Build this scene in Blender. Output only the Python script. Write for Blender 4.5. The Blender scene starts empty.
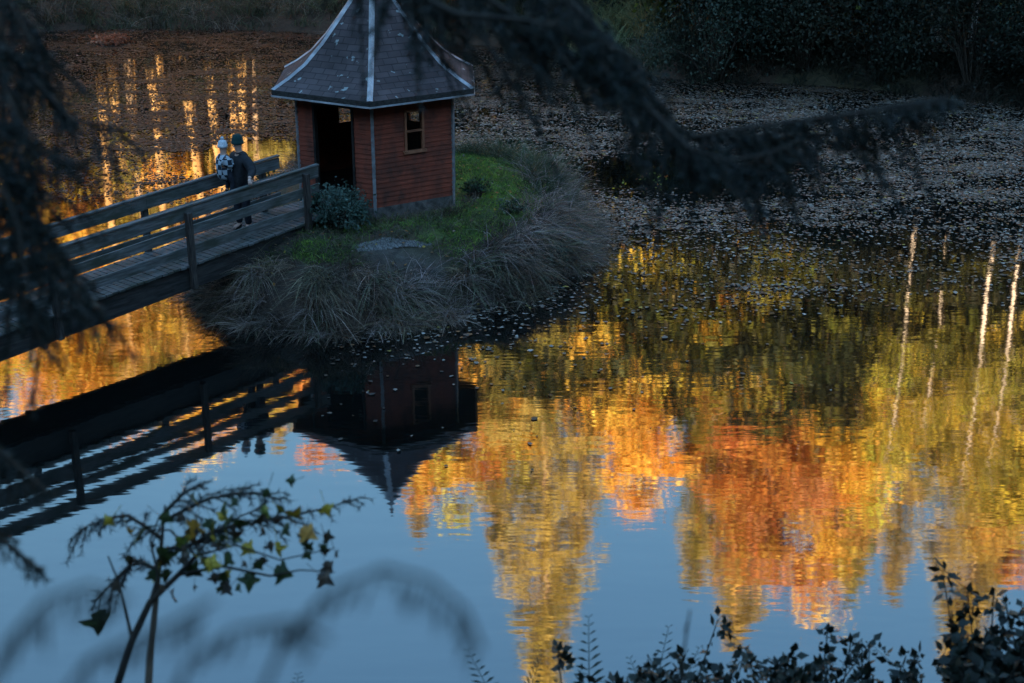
import bpy, bmesh, math, random
import numpy as np
from mathutils import Vector, Matrix

R = math.radians
SC = bpy.context.scene
COL = SC.collection
rng = np.random.default_rng(7)
random.seed(7)

# ------------------------------------------------------------------ camera numbers
CAM_H, PITCH, FPX = 10.5, R(22.0), 50.0 / 36.0 * 1024
FWD = np.array([0, math.cos(PITCH), -math.sin(PITCH)])
UPV = np.array([0, math.sin(PITCH), math.cos(PITCH)])
CAMP = np.array([0, 0, CAM_H])


def at(px, py, z=0.0):
    """point of the plane of height z seen at a pixel of the photograph"""
    d = FWD + (px - 512) / FPX * np.array([1, 0, 0]) - (py - 341.5) / FPX * UPV
    return CAMP + d * ((z - CAM_H) / d[2])


def ray(px, py, depth):
    return CAMP + depth * (FWD + (px - 512) / FPX * np.array([1, 0, 0]) - (py - 341.5) / FPX * UPV)


# ------------------------------------------------------------------ noise
_lat = np.random.default_rng(99).random((256, 256))


def vnoise(x, y):
    x = np.asarray(x, float); y = np.asarray(y, float)
    xi = np.floor(x).astype(int); yi = np.floor(y).astype(int)
    fx = x - xi; fy = y - yi
    fx = fx * fx * (3 - 2 * fx); fy = fy * fy * (3 - 2 * fy)
    g = lambda a, b: _lat[a % 256, b % 256]
    return (g(xi, yi) * (1 - fx) + g(xi + 1, yi) * fx) * (1 - fy) + (g(xi, yi + 1) * (1 - fx) + g(xi + 1, yi + 1) * fx) * fy


def fbm(x, y, o=4):
    s = 0; a = 0.5; n = 0
    for i in range(o):
        s = s + a * vnoise(x * 2 ** i + 17 * i, y * 2 ** i + 31 * i); n += a; a *= 0.5
    return s / n


def sstep(a, b, x):
    t = np.clip((np.asarray(x, float) - a) / (b - a), 0, 1)
    return t * t * (3 - 2 * t)


def poly_sd(poly, x, y):
    """signed distance to a closed polygon, negative inside"""
    P = np.asarray(poly, float); Q = np.roll(P, -1, 0)
    x = np.asarray(x, float); y = np.asarray(y, float)
    best = np.full(x.shape, 1e9); ins = np.zeros(x.shape, bool)
    for (ax, ay), (bx, by) in zip(P, Q):
        dx, dy = bx - ax, by - ay
        t = np.clip(((x - ax) * dx + (y - ay) * dy) / (dx * dx + dy * dy), 0, 1)
        best = np.minimum(best, np.hypot(x - ax - t * dx, y - ay - t * dy))
        c = ((ay > y) != (by > y)) & (x < (bx - ax) * (y - ay) / ((by - ay) if by != ay else 1e-9) + ax)
        ins ^= c
    return np.where(ins, -best, best)


def smooth_poly(P, n=3):
    P = np.asarray(P, float)
    for _ in range(n):
        Q = np.roll(P, -1, 0)
        P = np.stack([.75 * P + .25 * Q, .25 * P + .75 * Q], 1).reshape(-1, 2)
    return P


# ------------------------------------------------------------------ object helpers
def tag(o, label=None, cat=None, group=None, kind=None):
    if label: o['label'] = label
    if cat: o['category'] = cat
    if group: o['group'] = group
    if kind: o['kind'] = kind
    return o


def empty(name, loc=(0, 0, 0), rz=0.0, parent=None):
    o = bpy.data.objects.new(name, None); COL.objects.link(o)
    o.location = loc; o.rotation_euler = (0, 0, rz); o.empty_display_size = .3
    if parent: o.parent = parent
    return o


def link(name, me, mat, parent=None, smooth=False):
    if mat is not None and not me.materials: me.materials.append(mat)
    if smooth: me.polygons.foreach_set('use_smooth', np.ones(len(me.polygons), bool))
    o = bpy.data.objects.new(name, me); COL.objects.link(o)
    if parent: o.parent = parent
    return o


def copy_tree(o, parent=None):
    c = o.copy(); COL.objects.link(c)
    if parent: c.parent = parent
    for ch in o.children: copy_tree(ch, c)
    return c


def np_mesh(name, V, F, col=None):
    """V (n,3), F (m,k) equal sided faces"""
    V = np.ascontiguousarray(V, np.float32); F = np.ascontiguousarray(F, np.int32)
    me = bpy.data.meshes.new(name)
    m, k = F.shape
    me.vertices.add(len(V)); me.vertices.foreach_set('co', V.ravel())
    me.loops.add(m * k); me.loops.foreach_set('vertex_index', F.ravel())
    me.polygons.add(m)
    me.polygons.foreach_set('loop_start', np.arange(0, m * k, k, dtype=np.int32))
    me.polygons.foreach_set('loop_total', np.full(m, k, np.int32))
    me.update(calc_edges=True)
    if col is not None:
        a = me.color_attributes.new('Col', 'FLOAT_COLOR', 'POINT')
        c4 = np.ones((len(V), 4), np.float32); c4[:, :3] = col
        a.data.foreach_set('color', c4.ravel())
    return me


def unit(v): return v / (np.linalg.norm(v, axis=-1, keepdims=True) + 1e-9)


def leaf_mesh(name, P, size, col, up=0.3, aspect=.55, g=rng):
    P = np.asarray(P, float); n = len(P)
    nrm = unit(g.normal(size=(n, 3)) + np.array([0, 0, up]))
    t = unit(np.cross(nrm, g.normal(size=(n, 3)))); b = np.cross(nrm, t)
    s = np.asarray(size).reshape(-1, 1) * np.ones((n, 1))
    V = np.stack([P - t * s * .5, P + b * s * aspect * .5 + nrm * s * .06, P + t * s * .5, P - b * s * aspect * .5 + nrm * s * .06], 1).reshape(-1, 3)
    F = np.arange(4 * n).reshape(n, 4)
    return np_mesh(name, V, F, np.repeat(col, 4, 0))


def strips(P0, D, L, W, bend, nseg, col, tipcol=None, side=None, taper=True):
    """tapered ribbons: base P0, direction D, length L, width W, bend (vector added quadratically)"""
    n = len(P0); L = np.asarray(L).reshape(-1, 1) * np.ones((n, 1)); W = np.asarray(W).reshape(-1, 1) * np.ones((n, 1))
    if side is None: side = unit(np.cross(D, rng.normal(size=(n, 3))))
    V = np.zeros((n, nseg + 1, 2, 3)); C = np.zeros((n, nseg + 1, 2, 3))
    for i in range(nseg + 1):
        u = i / nseg
        c = P0 + D * L * u + bend * L * u * u
        w = W * ((1 - u) ** .7 * .96 + .04 if taper else 1) * .5
        V[:, i, 0] = c - side * w; V[:, i, 1] = c + side * w
        cc = col if tipcol is None else col * (1 - u) + tipcol * u
        C[:, i, 0] = cc; C[:, i, 1] = cc
    base = (np.arange(n) * (nseg + 1) * 2)[:, None, None] + (np.arange(nseg) * 2)[None, :, None] + np.array([0, 1, 3, 2])[None, None, :]
    return V.reshape(-1, 3), base.reshape(-1, 4), C.reshape(-1, 3)


class MB:
    def __init__(s): s.v = []; s.f = []; s.uv = []

    def quad(s, *pts):
        i = len(s.v); s.v += [tuple(p) for p in pts]; s.f.append(tuple(range(i, i + len(pts)))); return s

    def hexa(s, p):
        """8 corners: bottom 4 ccw, top 4 ccw"""
        i = len(s.v); s.v += [tuple(q) for q in p]
        for f in ((3, 2, 1, 0), (4, 5, 6, 7), (0, 1, 5, 4), (1, 2, 6, 5), (2, 3, 7, 6), (3, 0, 4, 7)): s.f.append(tuple(i + a for a in f))
        return s

    def box(s, x0, x1, y0, y1, z0, z1, M=None):
        p = [(x0, y0, z0), (x1, y0, z0), (x1, y1, z0), (x0, y1, z0), (x0, y0, z1), (x1, y0, z1), (x1, y1, z1), (x0, y1, z1)]
        if M is not None: p = [tuple(M @ Vector(q)) for q in p]
        return s.hexa(p)

    def tube(s, pts, rad, n=7, cap=True):
        pts = [np.asarray(p, float) for p in pts]
        if np.isscalar(rad): rad = [rad] * len(pts)
        ref = np.array([.31, .87, .2]); base = len(s.v)
        for k, p in enumerate(pts):
            t = pts[min(k + 1, len(pts) - 1)] - pts[max(k - 1, 0)]; t = t / (np.linalg.norm(t) + 1e-9)
            a = np.cross(t, ref); a /= np.linalg.norm(a) + 1e-9; b = np.cross(t, a)
            for j in range(n):
                w = 2 * math.pi * j / n; s.v.append(tuple(p + rad[k] * (math.cos(w) * a + math.sin(w) * b)))
        for k in range(len(pts) - 1):
            for j in range(n):
                a, b = base + k * n + j, base + k * n + (j + 1) % n
                s.f.append((a, b, b + n, a + n))
        if cap:
            s.f.append(tuple(base + j for j in range(n))); s.f.append(tuple(base + (len(pts) - 1) * n + j for j in reversed(range(n))))
        return s

    def lathe(s, prof, n=16, c=(0, 0, 0)):
        base = len(s.v)
        for r, z in prof:
            for j in range(n):
                w = 2 * math.pi * j / n; s.v.append((c[0] + r * math.cos(w), c[1] + r * math.sin(w), c[2] + z))
        for k in range(len(prof) - 1):
            for j in range(n):
                a, b = base + k * n + j, base + k * n + (j + 1) % n; s.f.append((a, b, b + n, a + n))
        return s

    def mesh(s, name):
        me = bpy.data.meshes.new(name); me.from_pydata(s.v, [], s.f); me.update(); return me

    def build(s, name, mat, parent=None, smooth=False, bevel=0):
        me = s.mesh(name)
        if bevel:
            bm = bmesh.new(); bm.from_mesh(me)
            bmesh.ops.bevel(bm, geom=bm.edges[:], offset=bevel, segments=1, affect='EDGES', clamp_overlap=True)
            bm.to_mesh(me); bm.free()
        return link(name, me, mat, parent, smooth)


# ------------------------------------------------------------------ materials
def nodes(name):
    m = bpy.data.materials.new(name); m.use_nodes = True
    nt = m.node_tree; nt.nodes.clear()
    return m, nt, nt.nodes.new, nt.links.new


def ramp(nt, stops):
    r = nt.nodes.new('ShaderNodeValToRGB'); e = r.color_ramp.elements
    while len(e) < len(stops): e.new(.5)
    for el, (p, c) in zip(e, stops):
        el.position = p; el.color = (*c, 1)
    return r


def mat_noise(name, c0, c1, scale=8, rough=.8, bump=0, stretch=(1, 1, 1), detail=5, spec=.3, coord='Object', metal=0, lo=.35, hi=.65, wear=None):
    m, nt, N, L = nodes(name)
    tc = N('ShaderNodeTexCoord'); mp = N('ShaderNodeMapping'); mp.inputs['Scale'].default_value = stretch
    nz = N('ShaderNodeTexNoise'); nz.inputs['Scale'].default_value = scale; nz.inputs['Detail'].default_value = detail
    L(tc.outputs[coord], mp.inputs[0]); L(mp.outputs[0], nz.inputs['Vector'])
    r = ramp(nt, [(lo, c0), (hi, c1)]); L(nz.outputs['Fac'], r.inputs[0])
    b = N('ShaderNodeBsdfPrincipled'); o = N('ShaderNodeOutputMaterial')
    src = r.outputs[0]
    if wear:
        n2 = N('ShaderNodeTexNoise'); n2.inputs['Scale'].default_value = wear[0]; n2.inputs['Detail'].default_value = 6; n2.inputs['Roughness'].default_value = .65
        m2 = N('ShaderNodeMapping'); m2.inputs['Scale'].default_value = wear[1]; L(tc.outputs['Object'], m2.inputs[0]); L(m2.outputs[0], n2.inputs['Vector'])
        r2 = ramp(nt, [(.42, (0, 0, 0)), (.66, (1, 1, 1))]); L(n2.outputs['Fac'], r2.inputs[0])
        mw = N('ShaderNodeMix'); mw.data_type = 'RGBA'; mw.inputs['B'].default_value = (*wear[2], 1)
        L(r2.outputs[0], mw.inputs['Factor']); L(src, mw.inputs['A']); src = mw.outputs['Result']
    L(src, b.inputs['Base Color']); b.inputs['Roughness'].default_value = rough
    b.inputs['Specular IOR Level'].default_value = spec; b.inputs['Metallic'].default_value = metal
    if bump:
        bp = N('ShaderNodeBump'); bp.inputs['Strength'].default_value = .8; bp.inputs['Distance'].default_value = bump
        L(nz.outputs['Fac'], bp.inputs['Height']); L(bp.outputs[0], b.inputs['Normal'])
    L(b.outputs[0], o.inputs[0])
    return m


def mat_leaf(name, rough=.6, trans=.25, hue=.0, val=0.0, spec=.25):
    """leaf colour kept per leaf; a little light comes through"""
    m, nt, N, L = nodes(name)
    at_ = N('ShaderNodeAttribute'); at_.attribute_name = 'Col'
    src = at_.outputs['Color']
    if hue or val:
        oi = N('ShaderNodeObjectInfo'); hs = N('ShaderNodeHueSaturation')
        mr = N('ShaderNodeMapRange'); mr.inputs[3].default_value = .5 - hue; mr.inputs[4].default_value = .5 + hue
        mv = N('ShaderNodeMapRange'); mv.inputs[3].default_value = 1 - val; mv.inputs[4].default_value = 1 + val
        L(oi.outputs['Random'], mr.inputs[0]); L(oi.outputs['Random'], mv.inputs[0])
        L(mr.outputs[0], hs.inputs['Hue']); L(mv.outputs[0], hs.inputs['Value']); L(src, hs.inputs['Color']); src = hs.outputs[0]
    b = N('ShaderNodeBsdfPrincipled'); o = N('ShaderNodeOutputMaterial')
    L(src, b.inputs['Base Color']); b.inputs['Roughness'].default_value = rough; b.inputs['Specular IOR Level'].default_value = spec
    if trans:
        t = N('ShaderNodeBsdfTranslucent'); L(src, t.inputs[0]); mx = N('ShaderNodeMixShader'); mx.inputs[0].default_value = trans
        L(b.outputs[0], mx.inputs[1]); L(t.outputs[0], mx.inputs[2]); L(mx.outputs[0], o.inputs[0])
    else: L(b.outputs[0], o.inputs[0])
    return m


M = {}
M['leaf'] = mat_leaf('autumn_leaf', .55, .3, .014, .24)
M['needle'] = mat_leaf('conifer_needle', .6, .08)
M['grass'] = mat_leaf('grass_blade', .65, .2)
M['litter'] = mat_leaf('floating_leaf', .6, 0, spec=.2)
M['bark'] = mat_noise('brown_bark', (.05, .035, .025), (.17, .11, .07), 9, .9, .02, (1, 1, .25))
M['larchbark'] = mat_noise('warm_bark', (.16, .10, .06), (.42, .30, .20), 9, .9, .02, (1, 1, .25))
M['birch'] = mat_noise('birch_bark', (.05, .045, .04), (.66, .56, .48), 2.2, .8, .004, (1, 1, 1.6), lo=.42, hi=.52)
M['gold'] = mat_noise('golden_bark', (.24, .13, .045), (.50, .31, .13), 4, .9, .02, (1, 1, .3))
M['twig'] = mat_noise('dark_twig', (.02, .016, .012), (.055, .042, .03), 20, .85)
M['wood_grey'] = mat_noise('weathered_plank', (.06, .06, .059), (.19, .19, .187), 5, .8, .004, (.6, 6, 6), lo=.3, hi=.72, wear=(1.1, (1, 3, 3), (.045, .05, .036)))
M['wood_post'] = mat_noise('dark_post_wood', (.025, .02, .018), (.085, .07, .06), 6, .85, .006, (5, 5, .6))
M['beam'] = mat_noise('dark_beam', (.018, .016, .015), (.05, .046, .042), 5, .85, .004, (.6, 5, 5))
M['clap'] = mat_noise('red_brown_clapboard', (.17, .037, .020), (.28, .062, .033), 3.2, .65, .002, (.8, .8, 9), lo=.3, hi=.7, wear=(2.2, (1.4, 1.4, .8), (.085, .03, .02)))
M['trim'] = mat_noise('grey_metal_trim', (.13, .13, .135), (.24, .24, .245), 6, .5, 0)
M['ridge'] = mat_noise('pale_ridge_metal', (.30, .29, .31), (.52, .50, .51), 4, .45, 0, wear=(3, (1, 1, 1), (.22, .21, .21)))
M['dark_wood'] = mat_noise('dark_interior_wood', (.012, .01, .009), (.03, .024, .02), 5, .8)
M['soffit'] = mat_noise('soffit_board', (.05, .03, .025), (.09, .055, .045), 5, .8)
M['plinth'] = mat_noise('stone_plinth', (.05, .045, .042), (.14, .125, .115), 7, .9, .01)
M['frame'] = mat_noise('window_frame_wood', (.20, .075, .04), (.32, .13, .07), 5, .6, 0, (1, 1, .3))
M['skin'] = mat_noise('skin', (.50, .30, .23), (.60, .38, .30), 12, .55)
M['jacket'] = mat_noise('black_jacket', (.008, .009, .011), (.02, .021, .025), 14, .75, .004)
M['trouser'] = mat_noise('dark_trousers', (.012, .014, .02), (.028, .03, .04), 20, .85)
M['beanie'] = mat_noise('dark_green_knit', (.006, .028, .028), (.012, .05, .048), 60, .95, .004)
M['paleknit'] = mat_noise('pale_knit', (.36, .40, .44), (.66, .68, .70), 40, .95, .006)
M['boot'] = mat_noise('boot_leather', (.015, .012, .01), (.03, .025, .02), 15, .6)
M['eye'] = mat_noise('eye', (.02, .015, .012), (.03, .02, .015), 5, .2)


def mat_plaid():
    m, nt, N, L = nodes('checked_wool')
    tc = N('ShaderNodeTexCoord'); mp = N('ShaderNodeMapping'); mp.inputs['Location'].default_value = (.013, .021, .017)
    ch = N('ShaderNodeTexChecker'); ch.inputs['Scale'].default_value = 9.5
    ch.inputs[1].default_value = (.42, .47, .52, 1); ch.inputs[2].default_value = (.012, .02, .032, 1)
    L(tc.outputs['Object'], mp.inputs[0]); L(mp.outputs[0], ch.inputs[0])
    b = N('ShaderNodeBsdfPrincipled'); o = N('ShaderNodeOutputMaterial'); b.inputs['Roughness'].default_value = .95
    L(ch.outputs[0], b.inputs['Base Color']); L(b.outputs[0], o.inputs[0]); return m


def mat_shingle():
    m, nt, N, L = nodes('slate_shingle')
    uv = N('ShaderNodeUVMap'); uv.uv_map = 'UVMap'
    br = N('ShaderNodeTexBrick'); br.inputs['Scale'].default_value = 1
    br.inputs['Brick Width'].default_value = .32; br.inputs['Row Height'].default_value = .16
    br.inputs['Mortar Size'].default_value = .008; br.inputs['Mortar Smooth'].default_value = .3; br.inputs['Bias'].default_value = -.1
    br.inputs['Color1'].default_value = (.066, .05, .05, 1); br.inputs['Color2'].default_value = (.095, .074, .074, 1); br.inputs['Mortar'].default_value = (.035, .028, .028, 1)
    L(uv.outputs[0], br.inputs['Vector'])
    tc = N('ShaderNodeTexCoord'); nz = N('ShaderNodeTexNoise'); nz.inputs['Scale'].default_value = 4.5; nz.inputs['Detail'].default_value = 3
    L(tc.outputs['Object'], nz.inputs['Vector'])
    rm = ramp(nt, [(.665, (0, 0, 0)), (.70, (1, 1, 1))]); L(nz.outputs['Fac'], rm.inputs[0])
    mx = N('ShaderNodeMix'); mx.data_type = 'RGBA'; mx.inputs['B'].default_value = (.27, .30, .29, 1)
    L(rm.outputs[0], mx.inputs['Factor']); L(br.outputs['Color'], mx.inputs['A'])
    n2 = N('ShaderNodeTexNoise'); n2.inputs['Scale'].default_value = 1.3; L(tc.outputs['Object'], n2.inputs['Vector'])
    r2 = ramp(nt, [(.3, (.6, .6, .6)), (.7, (1.25, 1.2, 1.2))]); L(n2.outputs['Fac'], r2.inputs[0])
    mu = N('ShaderNodeMix'); mu.data_type = 'RGBA'; mu.blend_type = 'MULTIPLY'; mu.inputs['Factor'].default_value = 1
    L(mx.outputs['Result'], mu.inputs['A']); L(r2.outputs[0], mu.inputs['B'])
    b = N('ShaderNodeBsdfPrincipled'); o = N('ShaderNodeOutputMaterial'); b.inputs['Roughness'].default_value = .8; b.inputs['Specular IOR Level'].default_value = .15
    bp = N('ShaderNodeBump'); bp.inputs['Distance'].default_value = .012; L(br.outputs['Fac'], bp.inputs['Height']); bp.invert = True
    L(bp.outputs[0], b.inputs['Normal']); L(mu.outputs['Result'], b.inputs['Base Color']); L(b.outputs[0], o.inputs[0]); return m


def mat_glass():
    m, nt, N, L = nodes('window_glass')
    g = N('ShaderNodeBsdfGlossy'); g.inputs['Roughness'].default_value = .02; t = N('ShaderNodeBsdfTransparent'); t.inputs[0].default_value = (.8, .85, .88, 1)
    f = N('ShaderNodeFresnel'); f.inputs[0].default_value = 1.6; mx = N('ShaderNodeMixShader'); o = N('ShaderNodeOutputMaterial')
    L(f.outputs[0], mx.inputs[0]); L(t.outputs[0], mx.inputs[1]); L(g.outputs[0], mx.inputs[2]); L(mx.outputs[0], o.inputs[0]); return m


def mat_water():
    m, nt, N, L = nodes('pond_water')
    tc = N('ShaderNodeTexCoord')
    def nz(scale, det, dist, prev):
        n = N('ShaderNodeTexNoise'); n.inputs['Scale'].default_value = scale; n.inputs['Detail'].default_value = det; n.inputs['Roughness'].default_value = .45
        mp = N('ShaderNodeMapping'); mp.inputs['Scale'].default_value = (.45, 1.35, 1); L(tc.outputs['Object'], mp.inputs[0]); L(mp.outputs[0], n.inputs['Vector'])
        b = N('ShaderNodeBump'); b.inputs['Strength'].default_value = 1; b.inputs['Distance'].default_value = dist
        L(n.outputs['Fac'], b.inputs['Height'])
        if prev: L(prev.outputs[0], b.inputs['Normal'])
        return b
    b1 = nz(1.1, 1.0, WAVE_A, None); b2 = nz(5.0, 1.5, WAVE_B, b1)
    d = N('ShaderNodeBsdfDiffuse'); d.inputs[0].default_value = (.004, .0045, .004, 1)
    g = N('ShaderNodeBsdfGlossy'); g.inputs['Roughness'].default_value = .035; g.inputs[0].default_value = (1, 1, 1, 1)
    f = N('ShaderNodeFresnel'); f.inputs[0].default_value = WATER_IOR
    L(b2.outputs[0], f.inputs['Normal']); L(b2.outputs[0], g.inputs['Normal'])
    mx = N('ShaderNodeMixShader'); o = N('ShaderNodeOutputMaterial')
    L(f.outputs[0], mx.inputs[0]); L(d.outputs[0], mx.inputs[1]); L(g.outputs[0], mx.inputs[2]); L(mx.outputs[0], o.inputs[0]); return m


def mat_ground():
    m, nt, N, L = nodes('bank_ground')
    a = N('ShaderNodeAttribute'); a.attribute_name = 'Col'; tc = N('ShaderNodeTexCoord')
    n = N('ShaderNodeTexNoise'); n.inputs['Scale'].default_value = 6; n.inputs['Detail'].default_value = 8; n.inputs['Roughness'].default_value = .7
    L(tc.outputs['Object'], n.inputs['Vector']); r = ramp(nt, [(.3, (.45, .45, .45)), (.7, (1.5, 1.45, 1.4))]); L(n.outputs['Fac'], r.inputs[0])
    mu = N('ShaderNodeMix'); mu.data_type = 'RGBA'; mu.blend_type = 'MULTIPLY'; mu.inputs['Factor'].default_value = 1
    L(a.outputs['Color'], mu.inputs['A']); L(r.outputs[0], mu.inputs['B'])
    b = N('ShaderNodeBsdfPrincipled'); b.inputs['Roughness'].default_value = .95; o = N('ShaderNodeOutputMaterial')
    bp = N('ShaderNodeBump'); bp.inputs['Distance'].default_value = .06; L(n.outputs['Fac'], bp.inputs['Height']); L(bp.outputs[0], b.inputs['Normal'])
    L(mu.outputs['Result'], b.inputs['Base Color']); L(b.outputs[0], o.inputs[0]); return m


WAVE_A, WAVE_B, WATER_IOR = .0030, .0010, 2.3
M['plaid'] = mat_plaid(); M['shingle'] = mat_shingle(); M['glass'] = mat_glass(); M['water'] = mat_water(); M['ground'] = mat_ground()

# ------------------------------------------------------------------ terrain
POND = smooth_poly([(-24, 24), (-18, 20.5), (-13.6, 18.2), (-9, 15.2), (-4, 13.4), (1, 12.9), (6, 13), (11, 14), (16, 17), (20, 22), (22.5, 30), (22.5, 38),
                    (20, 45), (16, 47.6), (11, 50.6), (6, 51), (4, 53.5), (2, 56.5), (-3, 59), (-9, 61.5), (-16, 62.5), (-22, 61), (-27, 52), (-28, 40), (-27, 30)], 2)
ISLE = smooth_poly([(-6.6, 28.6), (-5.4, 27.0), (-4.2, 26.4), (-1.9, 27.1), (-.3, 28.0), (.5, 29.3), (1.5, 31.0), (1.9, 33.2), (1.5, 35.4), (.2, 36.6), (-2.5, 37.2), (-4.9, 36.4), (-6.0, 34.6), (-6.9, 31.6)], 2)
GRAVEL = at(408, 243, 1.4)


def height(x, y):
    x = np.asarray(x, float); y = np.asarray(y, float)
    d = poly_sd(POND, x, y); di = -poly_sd(ISLE, x, y) + (fbm(x * .8 + 5, y * .8, 3) - .5) * .9
    n1 = fbm(x * .35, y * .35, 3) - .5; n2 = fbm(x * .05 + 9, y * .05, 3) - .5
    near = np.interp(d, [0, .6, 1.5, 3, 5.5, 8, 10, 13, 15, 20, 40, 58, 75, 140], [0, .55, 1.15, 2.2, 4.3, 6.4, 7.9, 8.9, 9.1, 13, 36, 49, 52, 54])  # unseen hill behind the viewer, steepened to shade the pond and block sky light
    near = near + (sstep(-38, -8, x) * 1.3 - 5.6) * sstep(25, 58, d)
    near = near + n1 * .35 * sstep(0, 2, d) + n2 * 5 * sstep(25, 50, d)
    far = 1.3 * (1 - np.exp(-np.maximum(d, 0) / 1.1)) + .05 * np.maximum(d, 0) + n1 * .5 * sstep(0, 2, d) + 30 * sstep(25, 130, d) + n2 * 6 * sstep(15, 60, d)
    far = far + 20 * sstep(3, 32, d) * np.maximum(sstep(24, 34, x), sstep(-31, -42, x)) * sstep(75, 55, y)  # unseen side hills, added to keep sky light off the pond
    w = sstep(30, 18, y)
    out = near * w + far * (1 - w)
    inn = -1.3 * (1 - np.exp(-np.maximum(-d, 0) / 1.3)) - .02
    isl = np.where(di > 0, 1.42 * (1 - np.exp(-np.maximum(di, 0) / .55)) + n1 * .18 * sstep(0, 1, di), -1.3 * (1 - np.exp(np.minimum(di, 0) / .9)))
    pond = np.where(di > -4, np.maximum(inn, isl), inn)
    return np.where(d > 0, out, pond)


def axis(a, b, step, lo, hi, grow=1.22):
    c = list(np.arange(a, b + 1e-6, step)); s = step; v = b
    while v < hi: s *= grow; v += s; c.append(v)
    s = step; v = a
    while v > lo: s *= grow; v -= s; c.insert(0, v)
    return np.array(c)


xs = axis(-32, 28, .4, -900, 900); ys = axis(-2, 72, .4, -300, 1500)
GX, GY = np.meshgrid(xs, ys); GZ = height(GX, GY)
nx, ny = len(xs), len(ys)
ids = np.arange(nx * ny).reshape(ny, nx)
F = np.stack([ids[:-1, :-1], ids[:-1, 1:], ids[1:, 1:], ids[1:, :-1]], -1).reshape(-1, 4)
gx, gy, gz = GX.ravel(), GY.ravel(), GZ.ravel()
gd = poly_sd(POND, gx, gy); gi = -poly_sd(ISLE, gx, gy)
soil = np.array([.035, .027, .021]); leafy = np.array([.075, .046, .028]); lawn = np.array([.09, .16, .02]); gravel = np.array([.075, .066, .056]); moss = np.array([.04, .055, .022])
nn = fbm(gx * .5, gy * .5, 4)[:, None]
gc = soil * (1 - nn) + leafy * nn
gc = np.where((fbm(gx * .3 + 50, gy * .3, 3) > .52)[:, None], gc * .6 + moss * .4, gc)
wl = (sstep(1.0, 1.5, gi) * sstep(-2.2, -1.2, gx))[:, None]; gc = gc * (1 - wl) + lawn * wl
wg = sstep(1.1, .7, np.hypot((gx - GRAVEL[0]) / .95, (gy - GRAVEL[1]) / .42))[:, None]; gc = gc * (1 - wg) + gravel * wg
tag(link('ground', np_mesh('ground', np.stack([gx, gy, gz], 1), F, gc), M['ground'], smooth=True), kind='structure')
wm = MB(); wm.quad((-45, 8, 0), (40, 8, 0), (40, 72, 0), (-45, 72, 0))
tag(wm.build('water', M['water']), kind='structure')


def gh(x, y): return float(height(np.array([x]), np.array([y]))[0])


# ------------------------------------------------------------------ floating leaves (uncountable)
def litter():
    g = np.random.default_rng(3); P = []
    N = 1500000
    x = g.uniform(-26, 22, N); y = g.uniform(16, 62, N)
    d = poly_sd(POND, x, y); di = poly_sd(ISLE, x, y)
    # how thick the raft of leaves lies
    right = sstep(27.5, 39.5, y + (fbm(x * .22, y * .22, 3) - .5) * 9) * (x > -1)
    left = sstep(34.5, 38, y + (fbm(x * .3, y * .3, 3) - .5) * 5) * (x <= -1)
    patch = sstep(.40, .58, fbm(x * .45 + 3, y * .8 + 8, 4)) * (.15 + .85 * sstep(.40, .56, fbm(x * .9 + 3, y * 2.6 + 8, 4)))
    dens = np.maximum(right * .8, left * .95 * (.25 + .75 * sstep(-21, -12, x + (y - 50) * .3))) * (.22 + .78 * patch)
    stray = .05 * sstep(24.5, 30, y) * sstep(.45, .7, fbm(x * .35, y * .5 + 40, 3)) + .10 * np.exp(-np.maximum(di - .2, 0) / 1.2) * (y < 32) * (x > -3.5)
    dens = np.maximum(dens, stray)
    # the calm dark openings round the island
    hole = sstep(3.0, 1.2, np.hypot((x - 4.4) / 1.6, (y - 38.5) / 1.2)) + sstep(2.2, 1.0, np.hypot((x + 7.3) / 1.5, (y - 40.0) / 1.6))
    dens = dens * (1 - np.clip(hole, 0, 1))
    k = (g.random(N) < dens * .95) & (d < -.05) & (di > .1)
    x, y = x[k], y[k]; n = len(x)
    s = g.uniform(.025, .066, n) * (1 + .6 * (g.random(n) < .06)); a0 = g.uniform(0, 6.28, n)
    V = np.zeros((n, 5, 3)); tilt = g.normal(0, .16, (n, 2))
    for j in range(5):
        a = a0 + j * 1.2566; r = s * g.uniform(.65, 1.1, n) * (1.0 if j % 2 else .75)
        V[:, j, 0] = x + r * np.cos(a); V[:, j, 1] = y + r * np.sin(a)
        V[:, j, 2] = .006 + .012 * g.random(n) + np.abs(tilt[:, 0] * r * np.cos(a) + tilt[:, 1] * r * np.sin(a))
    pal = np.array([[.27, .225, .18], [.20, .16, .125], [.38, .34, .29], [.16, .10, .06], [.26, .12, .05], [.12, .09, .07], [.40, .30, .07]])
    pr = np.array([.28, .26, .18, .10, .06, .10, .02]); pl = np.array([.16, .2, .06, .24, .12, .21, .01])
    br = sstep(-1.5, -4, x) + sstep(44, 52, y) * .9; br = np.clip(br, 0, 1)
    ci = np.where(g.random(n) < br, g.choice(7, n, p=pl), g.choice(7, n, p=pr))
    c = pal[ci] * g.uniform(.3, 1.0, (n, 1)) * (1 - .6 * br[:, None])  # left and far leaves: fir shade and weaker sky reflection put into colour
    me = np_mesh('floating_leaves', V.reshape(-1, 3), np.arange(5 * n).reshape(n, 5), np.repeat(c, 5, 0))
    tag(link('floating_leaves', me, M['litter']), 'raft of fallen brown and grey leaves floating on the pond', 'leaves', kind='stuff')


litter()

# ------------------------------------------------------------------ pavilion
PAV = (-3.03, 31.6, 1.44); V0 = 2
RW, RR, ZW0, ZW1, ZE = 1.95, 2.5, .20, 2.66, 2.63


def hexv(r, k, z=0): a = R(V0 + 60 * k); return np.array([r * math.sin(a), -r * math.cos(a), z])


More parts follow.
